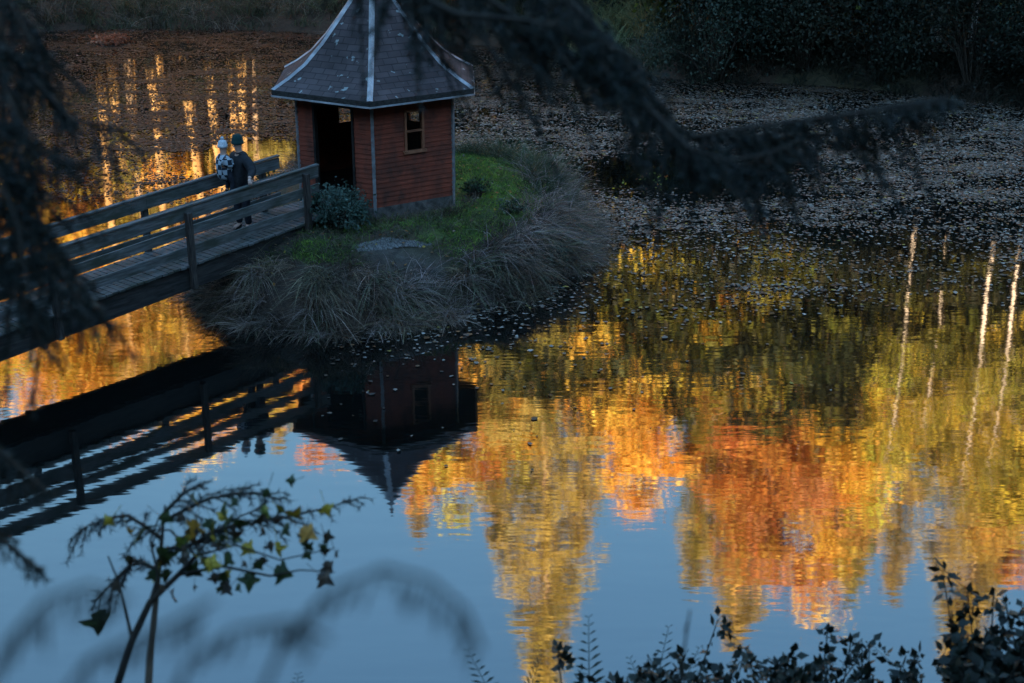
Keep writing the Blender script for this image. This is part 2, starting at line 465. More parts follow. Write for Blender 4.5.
def pavilion():
    root = empty('garden_pavilion', PAV)
    tag(root, 'small hexagonal red-brown wooden pavilion with dark shingled bell roof on the island', 'pavilion')
    b = MB()
    for (r, z0, z1) in ((RW + .03, -.75, ZW0 - .003), ):
        i = len(b.v)
        for z in (z0, z1):
            for k in range(6): b.v.append(tuple(hexv(r, k, z)))
        for k in range(6): b.f.append((i + k, i + (k + 1) % 6, i + 6 + (k + 1) % 6, i + 6 + k))
        b.f.append(tuple(i + 6 + k for k in range(6)))
    b.build('plinth', M['plinth'], root)
    fl = MB(); fl.v = [tuple(hexv(RW - .1, k, ZW0 + .01)) for k in range(6)]; fl.f = [tuple(range(6))]; fl.build('floor', M['dark_wood'], root)
    win = (.78, 1.20, 1.36, 2.20); door = (.46, 1.46, ZW0, 2.32)
    openings = {0: [win], 5: [door], 2: [(.76, 1.20, 1.3, 2.2)], 3: [(.76, 1.2, 1.3, 2.2)], 1: []}
    wood_obj = {}
    for k in range(6):
        A, B = hexv(RW, k), hexv(RW, k + 1); u = (B - A) / RW; nrm = np.cross(u, [0, 0, 1]); nrm = nrm if nrm @ (A + B) > 0 else -nrm
        ops = openings.get(k, [])
        pt = lambda s, o, z: A + u * s + nrm * o + np.array([0, 0, z])
        w = MB(); rows = 23; hh = (ZW1 - ZW0) / rows
        for i in range(rows):
            z0, z1 = ZW0 + i * hh, ZW0 + (i + 1) * hh - .004
            segs = [(0.012, RW - .012)]
            for (a, c, e, f) in ops:
                if z1 > e and z0 < f:
                    segs = [q for s0, s1 in segs for q in ((s0, min(s1, a)), (max(s0, c), s1)) if q[1] - q[0] > .01]
            for s0, s1 in segs:
                w.hexa([pt(s0, 0, z0), pt(s1, 0, z0), pt(s1, .026, z0), pt(s0, .026, z0), pt(s0, 0, z1), pt(s1, 0, z1), pt(s1, .010, z1), pt(s0, .010, z1)])
        # lining behind the boards
        cuts = sorted({.05, RW - .05} | {o[0] for o in ops} | {o[1] for o in ops})
        for s0, s1 in zip(cuts[:-1], cuts[1:]):
            spans = [(ZW0, ZW1)]
            for (a, c, e, f) in ops:
                if s0 >= a - 1e-6 and s1 <= c + 1e-6: spans = [q for q in ((ZW0, e), (f, ZW1)) if q[1] - q[0] > .02]
            for z0, z1 in spans:
                w.hexa([pt(s0, -.07, z0), pt(s1, -.07, z0), pt(s1, -.003, z0), pt(s0, -.003, z0), pt(s0, -.07, z1), pt(s1, -.07, z1), pt(s1, -.003, z1), pt(s0, -.003, z1)])
        wall = w.build('wall', M['clap'], root); wood_obj[k] = wall
        for (a, c, e, f) in ops:
            isdoor = e <= ZW0 + .01
            fr = MB(); t = .055
            def bar(s0, s1, z0, z1, o0=-.075, o1=.045): fr.hexa([pt(s0, o0, z0), pt(s1, o0, z0), pt(s1, o1, z0), pt(s0, o1, z0), pt(s0, o0, z1), pt(s1, o0, z1), pt(s1, o1, z1), pt(s0, o1, z1)])
            bar(a - .03, a + t - .03, e, f); bar(c - t + .03, c + .03, e, f); bar(a - .03, c + .03, f, f + .05)
            if isdoor:
                fr.build('doorway', M['dark_wood'], root)
            else:
                bar(a + t - .03, c - t + .03, (e + f) / 2 - .02, (e + f) / 2 + .02, -.04, .03)
                wf = fr.build('window', M['frame'], root)
                s = MB(); s.hexa([pt(a - .07, -.07, e - .06), pt(c + .07, -.07, e - .06), pt(c + .07, .075, e - .06), pt(a - .07, .075, e - .06), pt(a - .07, -.07, e), pt(c + .07, -.07, e), pt(c + .07, .07, e), pt(a - .07, .07, e)]); s.build('sill', M['frame'], wf)
                gl = MB(); gl.quad(pt(a, -.02, e), pt(c, -.02, e), pt(c, -.02, f), pt(a, -.02, f)); gl.build('pane', M['glass'], wf)
        a = R(V0 + 60 * k); tm = MB(); c = hexv(RW + .018, k)
        ta = np.array([math.cos(a), math.sin(a), 0]); ro = np.array([math.sin(a), -math.cos(a), 0])
        pts = [c - ta * .045 - ro * .05, c + ta * .045 - ro * .05, c + ta * .03 + ro * .012, c - ta * .03 + ro * .012]
        tm.hexa([p + [0, 0, -.15] for p in pts] + [p + [0, 0, ZW1] for p in pts]); tm.build('corner_trim', M['trim'], root)
    # half-open door leaf folded back against the inside
    # roof
    prof = [(RR, ZE), (2.12, ZE + .20), (1.72, ZE + .46), (1.3, ZE + .86), (.9, ZE + 1.32), (.55, ZE + 1.74), (.27, ZE + 2.13), (.20, ZE + 2.22)]
    rb = MB(); me_uv = []
    for k in range(6):
        v = 0
        for (r0, z0), (r1, z1) in zip(prof[:-1], prof[1:]):
            p = [hexv(r0, k, z0), hexv(r0, k + 1, z0), hexv(r1, k + 1, z1), hexv(r1, k, z1)]
            rb.quad(*p); dv = math.hypot((r0 - r1) * .866, z1 - z0)
            me_uv += [(-r0 / 2 + 7 * k, v), (r0 / 2 + 7 * k, v), (r1 / 2 + 7 * k, v + dv), (-r1 / 2 + 7 * k, v + dv)]; v += dv
    me = rb.mesh('roof'); uvl = me.uv_layers.new(name='UVMap')
    for i, q in enumerate(me_uv): uvl.data[i].uv = q
    roof = link('roof', me, M['shingle'], root)
    for k in range(6):
        s = MB(); a = R(V0 + 60 * k); ta = np.array([math.cos(a), math.sin(a), 0]); ro = np.array([math.sin(a), -math.cos(a), 0]); up = np.array([0, 0, 1])
        prev = None
        for r, z in prof:
            c = hexv(r + .004, k, z); w = .062
            cur = [c - ta * w - ro * w * .58 + up * .012, c + ro * .012 + up * .035, c + ta * w - ro * w * .58 + up * .012]
            if prev: s.quad(prev[0], prev[1], cur[1], cur[0]); s.quad(prev[1], prev[2], cur[2], cur[1])
            prev = cur
        s.build('ridge_strip', M['ridge'], roof)
    fa = MB(); fe = MB(); so = MB()
    for k in range(6):
        a, b_ = hexv(RR + .01, k), hexv(RR + .01, k + 1); z = np.array([0, 0, 1.])
        fa.quad(a + z * (ZE - .10), b_ + z * (ZE - .10), b_ + z * (ZE + .012), a + z * (ZE + .012))
        a2, b2 = hexv(RR + .03, k), hexv(RR + .03, k + 1); a3, b3 = hexv(RR - .03, k), hexv(RR - .03, k + 1)
        fe.hexa([a3 + z * (ZE - .135), a2 + z * (ZE - .135), b2 + z * (ZE - .135), b3 + z * (ZE - .135), a3 + z * (ZE - .10), a2 + z * (ZE - .10), b2 + z * (ZE - .10), b3 + z * (ZE - .10)])
        so.quad(hexv(1.9, k, ZE - .05), hexv(1.9, k + 1, ZE - .05), hexv(RR - .02, k + 1, ZE - .11), hexv(RR - .02, k, ZE - .11))
    fa.build('fascia', M['beam'], roof); fe.build('drip_edge', M['ridge'], roof); so.build('soffit', M['soffit'], roof)
    cp = MB(); cp.lathe([(.30, ZE + 2.13), (.27, ZE + 2.22), (.16, ZE + 2.34), (.10, ZE + 2.50), (.045, ZE + 2.66), (.05, ZE + 2.72), (.02, ZE + 2.86), (.001, ZE + 2.9)], 12)
    cp.build('roof_cap', M['ridge'], roof, smooth=True)


pavilion()

# ------------------------------------------------------------------ footbridge
BA = math.atan2(.7826, .6225); BP = np.array([-4.42, 28.66, 1.6]); E1 = np.array([.6225, .7826, 0]); E2 = np.array([-.7826, .6225, 0]); SL = .031


def bridge():
    root = empty('footbridge', tuple(BP), BA)
    tag(root, 'grey weathered plank footbridge with board railings leading to the pavilion door', 'footbridge')
    L0, L1 = -15.6, 1.33; zf = lambda x: SL * min(x, 0)
    dk = MB(); x = L0; g = random.Random(4)
    while x < L1 - .1:
        w = .145; j = g.uniform(-.015, .015); dz = g.uniform(-.004, .004)
        dk.box(x, x + w - .014, -.06 + j, 1.26 + j, zf(x) - .045 + dz, zf(x) + dz); x += w
    dk.build('deck', M['wood_grey'], root)
    for y in (.02, 1.08):
        b = MB(); b.hexa([(L0, y, zf(L0) - .56), (L1 - .6, y, -.50), (L1 - .6, y + .11, -.50), (L0, y + .11, zf(L0) - .56), (L0, y, zf(L0) - .05), (L1 - .6, y, -.05), (L1 - .6, y + .11, -.05), (L0, y + .11, zf(L0) - .05)])
        b.build('beam', M['beam'], root)
    posts = [.12, -3.0, -6.1, -9.2, -12.3, -15.4]
    for side, yb, yp in ((0, -.02, -.14), (1, 1.17, 1.22)):
        for p in posts:
            m = MB(); z = zf(p); m.box(p - .06, p + .06, yp, yp + .115, z - .50, z + 1.06 + g.uniform(-.02, .02)); m.build('post', M['wood_post'], root, bevel=.008)
        ends = [posts[0] + .42] + posts[1:]
        for i in range(5):
            xa, xb = ends[i + 1] + (.0), ends[i] - .006
            for (z0, z1) in ((.89, 1.13), (.56, .75), (.17, .355)):
                j = g.uniform(-.012, .012); k = g.uniform(-.012, .012)
                m = MB(); y = yb
                m.hexa([(xa, y, zf(xa) + z0 + j), (xb, y, zf(xb) + z0 + k), (xb, y + .038, zf(xb) + z0 + k), (xa, y + .038, zf(xa) + z0 + j),
                        (xa, y, zf(xa) + z1 + j), (xb, y, zf(xb) + z1 + k), (xb, y + .038, zf(xb) + z1 + k), (xa, y + .038, zf(xa) + z1 + j)])
                m.build('rail_board', M['wood_grey'], root)
            m = MB(); m.hexa([(xa, yb - .03, zf(xa) + 1.148), (xb, yb - .03, zf(xb) + 1.148), (xb, yb + .07, zf(xb) + 1.148), (xa, yb + .07, zf(xa) + 1.148),
                              (xa, yb - .03, zf(xa) + 1.178), (xb, yb - .03, zf(xb) + 1.178), (xb, yb + .07, zf(xb) + 1.178), (xa, yb + .07, zf(xa) + 1.178)])
            m.build('handrail', M['wood_grey'], root)


bridge()


# ------------------------------------------------------------------ people
def skin(name, chains, mat, parent, sub=2):
    """chains: list of (points [(x,y,z,r)], edges); each chain is one skinned island"""
    bm = bmesh.new(); lay = bm.verts.layers.skin.verify()
    for pts, edges in chains:
        vs = []
        for i, (x, y, z, r) in enumerate(pts):
            v = bm.verts.new((x, y, z)); r = r if isinstance(r, tuple) else (r, r); v[lay].radius = r; v[lay].use_root = (i == 0); vs.append(v)
        for a, b in edges: bm.edges.new((vs[a], vs[b]))
    me = bpy.data.meshes.new(name); bm.to_mesh(me); bm.free()
    o = bpy.data.objects.new(name, me); COL.objects.link(o)
    s = o.modifiers.new('skin', 'SKIN'); s.use_smooth_shade = True
    u = o.modifiers.new('sub', 'SUBSURF'); u.levels = sub; u.render_levels = sub
    dg = bpy.context.evaluated_depsgraph_get(); m2 = bpy.data.meshes.new_from_object(o.evaluated_get(dg))
    bpy.data.objects.remove(o); m2.name = name; m2.materials.clear()
    return link(name, m2, mat, parent, smooth=True)


def chain(n, start=0): return [(i, i + 1) for i in range(start, start + n - 1)]


def hand(w, d, n, s=1.0):
    """fingers rooted in a palm that starts at wrist w, points along d, back of the hand along n"""
    w, d, n = map(np.asarray, (w, d, n)); d = d / np.linalg.norm(d); c = np.cross(n, d); c = c / np.linalg.norm(c); out = []
    pal = [w, w + d * .045 * s, w + d * .085 * s]; out.append(([(*p, (.034 * s, .018 * s)) for p in pal], chain(3)))
    for i, ln in enumerate((.062, .075, .07, .055)):
        b = w + d * .075 * s + c * (.030 - i * .020) * s
        p = [b, b + d * ln * .5 * s, b + d * ln * .8 * s - n * .02 * s, b + d * ln * .85 * s - n * .045 * s]
        out.append(([(*q, .0095 * s) for q in p], chain(4)))
    b = w + d * .03 * s + c * .025 * s
    out.append(([(*q, .011 * s) for q in (b, b + c * .03 * s + d * .02 * s, b + c * .038 * s + d * .05 * s - n * .015 * s)], chain(3)))
    return out


def face(hx, hz, s):
    """nose and ears grown out of the head"""
    return [([(hx + .075 * s, 0, hz + .005, .014 * s), (hx + .105 * s, 0, hz - .015 * s, .013 * s)], [(0, 1)]),
            ([(hx, .085 * s, hz - .005, .02 * s), (hx - .012, .1 * s, hz, .014 * s)], [(0, 1)]), ([(hx, -.085 * s, hz - .005, .02 * s), (hx - .012, -.1 * s, hz, .014 * s)], [(0, 1)])]


def people():
    loc = BP + E1 * -.99 + E2 * .66 + np.array([0, 0, -.028]); rz = BA + math.pi
    p = empty('person', tuple(loc), rz)
    tag(p, 'adult in black jacket and dark green beanie leaning a hand on the bridge rail', 'person')
    lw, rw = (.30, .58, 1.215), (.30, -.25, 1.16)
    core = [(0, 0, 1.0, (.16, .12)), (0, 0, 1.16, (.15, .11)), (.0, 0, 1.38, (.18, .12)), (.0, 0, 1.56, .085), (.015, 0, 1.64, .06), (.04, 0, 1.735, (.085, .095)), (.03, 0, 1.83, (.075, .085)),
            (0, .1, .93, .1), (.02, .11, .52, .068), (-.02, .11, .10, .048), (.14, .13, .045, .04),
            (0, -.1, .93, .1), (.05, -.11, .52, .068), (.03, -.11, .10, .048), (.19, -.13, .045, .04),
            (0, .19, 1.50, .07), (.04, .40, 1.27, .05), (*lw, .036), (0, -.19, 1.50, .07), (.02, -.31, 1.23, .05), (*rw, .036)]
    ed = chain(7) + [(0, 7), (7, 8), (8, 9), (9, 10), (0, 11), (11, 12), (12, 13), (13, 14), (2, 15), (15, 16), (16, 17), (2, 18), (18, 19), (19, 20)]
    body = skin('body', [(core, ed)] + hand(lw, (.45, .75, -.45), (.2, .4, .85)) + hand(rw, (.8, .5, .1), (.3, -.6, -.7)) + face(.05, 1.73, 1), M['skin'], p)
    for s in (-1, 1):
        e = MB(); e.lathe([(.001, -.011), (.009, -.006), (.011, 0), (.009, .006), (.001, .011)], 8, (.128, s * .033, 1.745)); e.build('eye', M['eye'], p, True)
    jk = [(0, 0, .70, (.23, .19)), (0, 0, 1.12, (.235, .19)), (0, 0, 1.38, (.25, .19)), (0, 0, 1.55, .13), (.01, 0, 1.62, .085), (0, .2, 1.48, .12), (.04, .40, 1.27, .095), (.272, .56, 1.219, .06), (0, -.2, 1.48, .12), (.02, -.32, 1.23, .095), (.27, -.262, 1.165, .052)]
    skin('jacket', [(jk, chain(5) + [(2, 5), (5, 6), (6, 7), (2, 8), (8, 9), (9, 10)])], M['jacket'], p)
    tr = [(0, 0, 1.08, (.17, .13)), (0, .1, .9, .115), (.02, .11, .52, .085), (-.02, .11, .12, .07), (0, -.1, .9, .115), (.05, -.11, .52, .085), (.03, -.11, .12, .07)]
    skin('trousers', [(tr, [(0, 1), (1, 2), (2, 3), (0, 4), (4, 5), (5, 6)])], M['trouser'], p)
    for x, y in ((-.02, .11), (.03, -.11)):
        skin('boot', [([(x, y, .14, .06), (x, y, .06, .058), (x + .14, y * 1.15, .045, .045)], chain(3))], M['boot'], p, 1)
    bn = MB(); bn.lathe([(.112, 1.765), (.120, 1.775), (.120, 1.815), (.112, 1.82), (.108, 1.87), (.085, 1.925), (.045, 1.955), (.001, 1.962)], 18, (.028, 0, 0)); bn.build('beanie', M['beanie'], p, True)
    # child carried on the right arm
    p.scale = (1.04, 1.04, 1.04); cl = Vector((.28, -.17, 1.05)); cm = Matrix.Translation(Vector(loc)) @ Matrix.Rotation(rz, 4, 'Z')
    c = empty('person', tuple(cm @ cl), rz + R(165))
    tag(c, 'small child in checked jacket and pale knitted hat carried on the adult\'s arm', 'person')
    core = [(0, 0, .18, .11), (0, 0, .34, (.115, .095)), (0, 0, .50, (.12, .09)), (0, 0, .60, .05), (.01, 0, .72, (.082, .088)), (.0, 0, .80, (.072, .078)),
            (.06, .10, .15, .07), (.14, .12, -.02, .05), (.08, .12, -.2, .036), (.15, .13, -.23, .03), (.06, -.10, .15, .07), (.12, -.12, -.02, .05), (.06, -.12, -.2, .036), (.13, -.13, -.23, .03),
            (0, .12, .52, .05), (.02, .17, .36, .038), (.16, .14, .32, .027), (0, -.12, .52, .05), (.02, -.17, .38, .038), (.17, -.12, .38, .027)]
    ed = chain(6) + [(0, 6), (6, 7), (7, 8), (8, 9), (0, 10), (10, 11), (11, 12), (12, 13), (2, 14), (14, 15), (15, 16), (2, 17), (17, 18), (18, 19)]
    skin('body', [(core, ed)] + hand((.16, .14, .32), (1, -.2, 0), (0, .2, 1), .6) + hand((.17, -.12, .38), (1, .2, 0), (0, -.2, 1), .6) + face(.025, .71, .85), M['skin'], c)
    for s in (-1, 1):
        e = MB(); e.lathe([(.001, -.009), (.008, -.005), (.009, 0), (.008, .005), (.001, .009)], 8, (.088, s * .028, .725)); e.build('eye', M['eye'], c, True)
    jk = [(0, 0, .02, .17), (0, 0, .34, (.19, .16)), (0, 0, .50, (.18, .15)), (0, 0, .59, .075), (0, .13, .51, .09), (.02, .18, .36, .075), (.14, .15, .32, .045), (0, -.13, .51, .09), (.02, -.18, .38, .075), (.15, -.13, .38, .045)]
    skin('jacket', [(jk, chain(4) + [(2, 4), (4, 5), (5, 6), (2, 7), (7, 8), (8, 9)])], M['plaid'], c)
    tr = [(0, 0, .3, .115), (.06, .10, .14, .085), (.14, .12, -.02, .065), (.08, .12, -.18, .05), (.06, -.10, .14, .085), (.12, -.12, -.02, .065), (.06, -.12, -.18, .05)]
    skin('trousers', [(tr, [(0, 1), (1, 2), (2, 3), (0, 4), (4, 5), (5, 6)])], M['trouser'], c)
    for s in (-1, 1): skin('boot', [([(.07, s * .12, -.17, .045), (.07, s * .12, -.23, .045), (.15, s * .13, -.24, .036)], chain(3))], M['boot'], c, 1)
    bn = MB(); bn.lathe([(.096, .735), (.104, .742), (.104, .785), (.097, .79), (.092, .83), (.072, .87), (.03, .892), (.001, .896)], 18)
    hat = bn.build('knitted_hat', M['paleknit'], c, True)
    pm = MB(); pm.lathe([(.001, .885), (.028, .893), (.04, .92), (.03, .947), (.001, .956)], 10); pm.build('bobble', M['paleknit'], hat, True)


people()


# ------------------------------------------------------------------ trees
def pick(g, pal, n):
    pal = np.asarray(pal); return pal[g.integers(0, len(pal), n)]


def deciduous(seed, h, spread, pal, clear=.28, ncl=150, per=115, leaf=.25, bark='bark', limb=1.0):
    g = np.random.default_rng(seed); tb = MB(); C = []; crad = []
    lean = g.normal(0, .03, 2); tp = [np.array([lean[0] * z * z / h + .12 * math.sin(z * .5 + seed), lean[1] * z * z / h + .12 * math.cos(z * .4 + seed), z]) for z in np.linspace(-.6, h * .9, 10)]
    r0 = (.011 * h + .05) * (.72 if bark in ('birch',) else 1); tb.tube(tp, [r0 * (1.25 if i == 0 else 1) * (1 - .085 * i) for i in range(10)], 8)
    nl = 24
    for i in range(nl):
        zf = clear + (0.93 - clear) * ((i + g.random()) / nl); z = zf * h
        k = min(8, int(z / (h * .9 + .6) * 9)); p = tp[k] + (tp[k + 1] - tp[k]) * .5; p = np.array([p[0], p[1], z])
        a = i * 2.4 + g.normal(0, .4); u = (zf - clear) / (1 - clear)
        ln = spread * (math.sin(math.pi * min(1, .22 + .78 * u) ** 1.0) * .75 + .28) * g.uniform(.55, 1.15)
        el = .25 + .8 * u + g.normal(0, .12); d = np.array([math.cos(a) * math.cos(el), math.sin(a) * math.cos(el), math.sin(el)])
        q = [p, p + d * ln * .4, p + d * ln * .75 + [0, 0, .12 * ln], p + d * ln + [0, 0, .15 * ln]]
        tb.tube(q, [r0 * .35 * limb, r0 * .22 * limb, r0 * .12 * limb, .012 * limb], 5, False)
        for j in range(max(2, int(ln * 1.9))):
            t = g.uniform(.35, 1.0); b = p + d * ln * t + np.array([0, 0, .15 * ln * t * t])
            e = b + g.normal(0, 1, 3) * [.55, .55, .4] * (.35 + ln * .16); tb.tube([b, e], [r0 * .08 * limb, .008 * limb], 4, False)
            C.append(e); crad.append(g.uniform(.35, .85))
    C = np.array(C); crad = np.array(crad)
    n = len(C) * per; ci = g.integers(0, len(C), n)
    P = C[ci] + g.normal(0, 1, (n, 3)) * crad[ci][:, None] * [.75, .75, .5]
    cc = pick(g, pal, len(C)) * g.uniform(.75, 1.25, (len(C), 1))
    col = np.clip(cc[ci] * g.uniform(.7, 1.25, (n, 1)) * (1 + g.normal(0, .06, (n, 3))), .005, .9)
    return tb.mesh('trunk'), leaf_mesh('crown', P, g.uniform(.6, 1.2, n) * leaf, col, .3, .7, g), bark


def conifer(seed, h, base, pal, clear=.2, leaf=.19, dens=34, bark='larchbark', droop=.25, sparse=1.0):
    g = np.random.default_rng(seed); tb = MB(); r0 = .009 * h + .05
    tp = [np.array([.1 * math.sin(z * .35 + seed), .1 * math.cos(z * .3 + seed * 2), z]) for z in np.linspace(-.6, h, 12)]
    tb.tube(tp, [r0 * (1 - .087 * i) + .01 for i in range(12)], 8)
    P = []; Cc = []; z = clear * h
    while z < h * .985:
        u = (z / h - clear) / (1 - clear)
        for j in range(g.integers(3, 6)):
            ln = base * (1 - u) ** .75 * g.uniform(.45, 1.15) + .25
            a = g.uniform(0, 6.28); el = g.normal(.12, .1) + u * .3
            d = np.array([math.cos(a) * math.cos(el), math.sin(a) * math.cos(el), math.sin(el)])
            k = min(10, int((z + .6) / (h + .6) * 11)); p = np.array([tp[k][0], tp[k][1], z])
            bend = np.array([0, 0, -droop * ln]); tb.tube([p, p + d * ln * .5 + bend * .25, p + d * ln + bend], [.02 + .012 * ln, .012 + .006 * ln, .006], 4, False)
            m = int(dens * ln * sparse); t = g.random(m) ** .7
            side = np.cross(d, [0, 0, 1]); q = p + d * ln * t[:, None] + bend * (t * t)[:, None] + side * g.normal(0, .13 * ln * .5 + .08, (m, 1)) + [0, 0, -1] * np.abs(g.normal(0, .22, (m, 1))) + g.normal(0, .06, (m, 3))
            P.append(q); c0 = pick(g, pal, 1)[0] * g.uniform(.75, 1.2); Cc.append(np.clip(c0 * g.uniform(.7, 1.25, (m, 1)), .004, .9))
        z += g.uniform(.25, .5) * (.6 + .6 * (1 - u))
    P = np.concatenate(P); Cc = np.concatenate(Cc)
    return tb.mesh('trunk'), leaf_mesh('crown', P, g.uniform(.6, 1.2, len(P)) * leaf, Cc, .2, .5, g), bark


ORANGE = [(.74, .38, .07), (.68, .30, .05), (.76, .46, .08), (.60, .24, .045)]
RED = [(.70, .32, .10), (.74, .38, .14), (.66, .27, .07), (.70, .41, .10)]
YELLOW = [(.66, .47, .06), (.58, .37, .04), (.46, .42, .06), (.70, .38, .05)]
OLIVE = [(.17, .155, .025), (.25, .205, .028), (.11, .12, .022), (.34, .26, .035)]
GOLD = [(.54, .39, .09), (.62, .45, .13), (.40, .31, .07), (.24, .21, .05)]
DKGRN = [(.035, .05, .02), (.05, .065, .022), (.06, .06, .02)]

protos = {
    'larch_a': ('larch_tree', conifer(11, 28, 5.6, GOLD, .14, dens=62, droop=.4)), 'larch_b': ('larch_tree', conifer(12, 24, 3.0, OLIVE + GOLD, .2, dens=52)),
    'larch_c': ('larch_tree', conifer(13, 22, 2.5, GOLD, .25, dens=44)), 'fir': ('fir_tree', conifer(14, 22, 3.0, [(.028, .036, .016), (.04, .046, .018), (.022, .03, .014)], .1, dens=46, bark='bark')),
    'beech_a': ('beech_tree', deciduous(21, 21, 4.4, ORANGE)), 'beech_b': ('beech_tree', deciduous(22, 18, 4.0, ORANGE + YELLOW)), 'maple': ('maple_tree', deciduous(23, 20, 4.2, RED + ORANGE)),
    'aspen': ('aspen_tree', deciduous(24, 17, 3.2, YELLOW + OLIVE, .3, bark='birch')), 'oak': ('oak_tree', deciduous(25, 16, 4.6, OLIVE + YELLOW[:2], .22)),
    'birch': ('birch_tree', deciduous(26, 21, 2.4, OLIVE + YELLOW[:3], .5, per=60, leaf=.16, bark='birch', limb=.35)), 'pine': ('pine_tree', deciduous(28, 21, 2.2, ORANGE[:2] + YELLOW + OLIVE + DKGRN, .6, per=45, leaf=.18, bark='gold')), 'alder': ('alder_tree', deciduous(27, 12, 3.3, [(.022, .03, .013), (.03, .038, .015), (.016, .022, .01), (.03, .03, .012), (.12, .12, .022)], .10, per=120)),
}
made = {}


def tree(kind, px, D, top, label, group=None, hpx=None, rot=None):
    """tree standing D metres away whose mirror image tops out at picture row `top`"""
    nm, (tm, cm, bk) = protos[kind]
    while True:
        X = (px - 512) / FPX * (D * .927 + 10.5 * .375 + 6)
        if poly_sd(POND, np.array([X]), np.array([D]))[0] > 2.6: break
        D += .5
    e = PITCH + math.atan((top - 341.5) / FPX); h = D * math.tan(e) - CAM_H
    X = (px - 512) / FPX * (D * math.cos(PITCH) + (CAM_H + .6 * h) * math.sin(PITCH))
    zg = gh(X, D); base_h = max(v.co.z for v in tm.vertices)
    s = (h - zg) / base_h
    if kind not in made:
        r = empty(nm, (X, D, zg)); link('trunk', tm, M[bk], r, True); link('crown', cm, M['leaf'], r); made[kind] = r
    else:
        r = copy_tree(made[kind])
    r.location = (X, D, zg); r.rotation_euler = (0, 0, rot if rot is not None else random.uniform(0, 6.28)); w = s * random.uniform(.92, 1.08); r.scale = (w, w, s)
    if kind == 'birch': r.rotation_euler = (0, R(1.6) * (1 if X > 0 else -1), 0)
    tag(r, label, 'tree', group or 'autumn trees beyond the pond')
    return r


T = tree
# --- the trees whose mirror images fill the water, right of the pavilion
T('larch_a', 545, 54.5, 712, 'tallest golden larch, its mirror image reaching the bottom of the water')
T('larch_b', 497, 57, 560, 'golden larch just left of the tallest larch in the mirror image')
T('larch_c', 585, 58, 560, 'thin golden larch just right of the tallest larch in the mirror image')
T('beech_b', 520, 62, 470, 'yellow-orange beech mirrored low behind the tallest larch')
T('beech_b', 455, 63, 500, 'orange beech mirrored close right of the pavilion roof')
T('larch_c', 412, 64, 545, 'slim larch mirrored beneath the tip of the pavilion roof')
T('beech_a', 650, 57, 505, 'orange beech mirrored between the tall larch and the wide orange crowns')
T('larch_b', 703, 58, 600, 'olive larch mirrored left of the reddest maple')
T('larch_a', 748, 60, 655, 'dark slender larch tip mirrored below the red maple')
T('maple', 785, 57, 585, 'red-orange maple with the reddest crown in the mirror image')
T('beech_a', 735, 56, 520, 'wide orange beech mirrored left of the red maple')
T('maple', 838, 60, 590, 'pinkish orange maple mirrored right of the reddest crown')
T('beech_b', 860, 55, 500, 'orange-yellow beech mirrored above the first olive spire')
T('larch_b', 872, 58, 606, 'olive larch mirrored as the first pointed spire from the right group')
T('larch_c', 916, 60, 606, 'thinner golden larch mirrored beside the olive spire')
T('birch', 903, 50, 470, 'white-stemmed birch mirrored as the longest pale trunk')
T('birch', 978, 50, 500, 'leaning white birch mirrored near the right edge of the water')
T('birch', 1006, 50, 480, 'slim white birch mirrored outermost at the right edge')
T('oak', 960, 56, 470, 'yellow-green oak mirrored between the two white birches')
T('larch_a', 985, 58, 690, 'tall golden larch mirrored behind the white birches')
T('maple', 1032, 58, 570, 'orange maple mirrored at the right border of the picture')
T('oak', 1060, 55, 520, 'olive oak standing past the right end of the pond')
T('aspen', 690, 54, 400, 'bright yellow-green aspen mirrored among the floating leaves')
T('aspen', 758, 54, 420, 'low yellow aspen mirrored left of the longest pale trunk')
T('alder', 700, 57, 350, 'dark alder behind the round bush on the far bank', 'alders on the far bank')
T('alder', 840, 55, 345, 'dark alder behind the shadowed right bank', 'alders on the far bank')
T('alder', 600, 60, 350, 'dark alder behind the reeds on the far bank', 'alders on the far bank')
T('alder', 940, 53, 345, 'dark alder in shade near the right corner of the pond', 'alders on the far bank')
T('birch', 938, 51, 440, 'short-crowned birch mirrored between the longest pale trunk and the leaning birch')
ALD = [(478, 58, 385, 'right of the pavilion roof'), (520, 59, 400, 'at the foot of the tallest larch'), (566, 59, 375, 'between the tallest larch and the first orange beech'), (612, 58, 410, 'left of the first orange beech'),
       (648, 56, 380, 'under the first orange beech'), (690, 55, 405, 'left of the wide orange beech'), (728, 54, 380, 'under the wide orange beech'), (775, 54, 412, 'under the red maple'), (822, 53, 385, 'under the pinkish maple'),
       (862, 53, 410, 'just left of the longest pale trunk'), (925, 52, 385, 'just right of the longest pale trunk'), (958, 52, 360, 'left of the leaning birch'), (1012, 52, 375, 'behind the outermost white birches'), (1045, 52, 400, 'past the right border behind the birches')]
for px, D, top, d in ALD: T('alder', px, D, top + 14, 'dark green alder standing low ' + d, 'alders on the far bank')
# --- left group, mirrored beside and beyond the bridge
T('beech_b', 30, 66, 432, 'yellow-orange beech mirrored at the left edge under the bridge')
T('beech_a', 90, 69, 440, 'orange beech mirrored beneath the left part of the bridge')
T('larch_b', 150, 68, 445, 'golden olive larch mirrored beneath the middle of the bridge')
T('maple', 205, 70, 440, 'orange maple mirrored where bridge and island meet')
T('oak', 120, 73, 425, 'olive oak mirrored behind the orange beeches on the left')
T('maple', 330, 70, 455, 'orange maple mirrored left of the roof tip')
T('larch_c', 265, 70, 455, 'thin larch mirrored left of the pavilion')
T('beech_b', 375, 68, 450, 'orange beech mirrored behind the pavilion roof')
T('oak', 290, 76, 425, 'olive oak mirrored behind the pavilion and bridge')
T('beech_a', -60, 68, 430, 'orange beech standing left of the bridge trees')
T('fir', -20, 78, 420, 'dark fir rising behind the left bank')
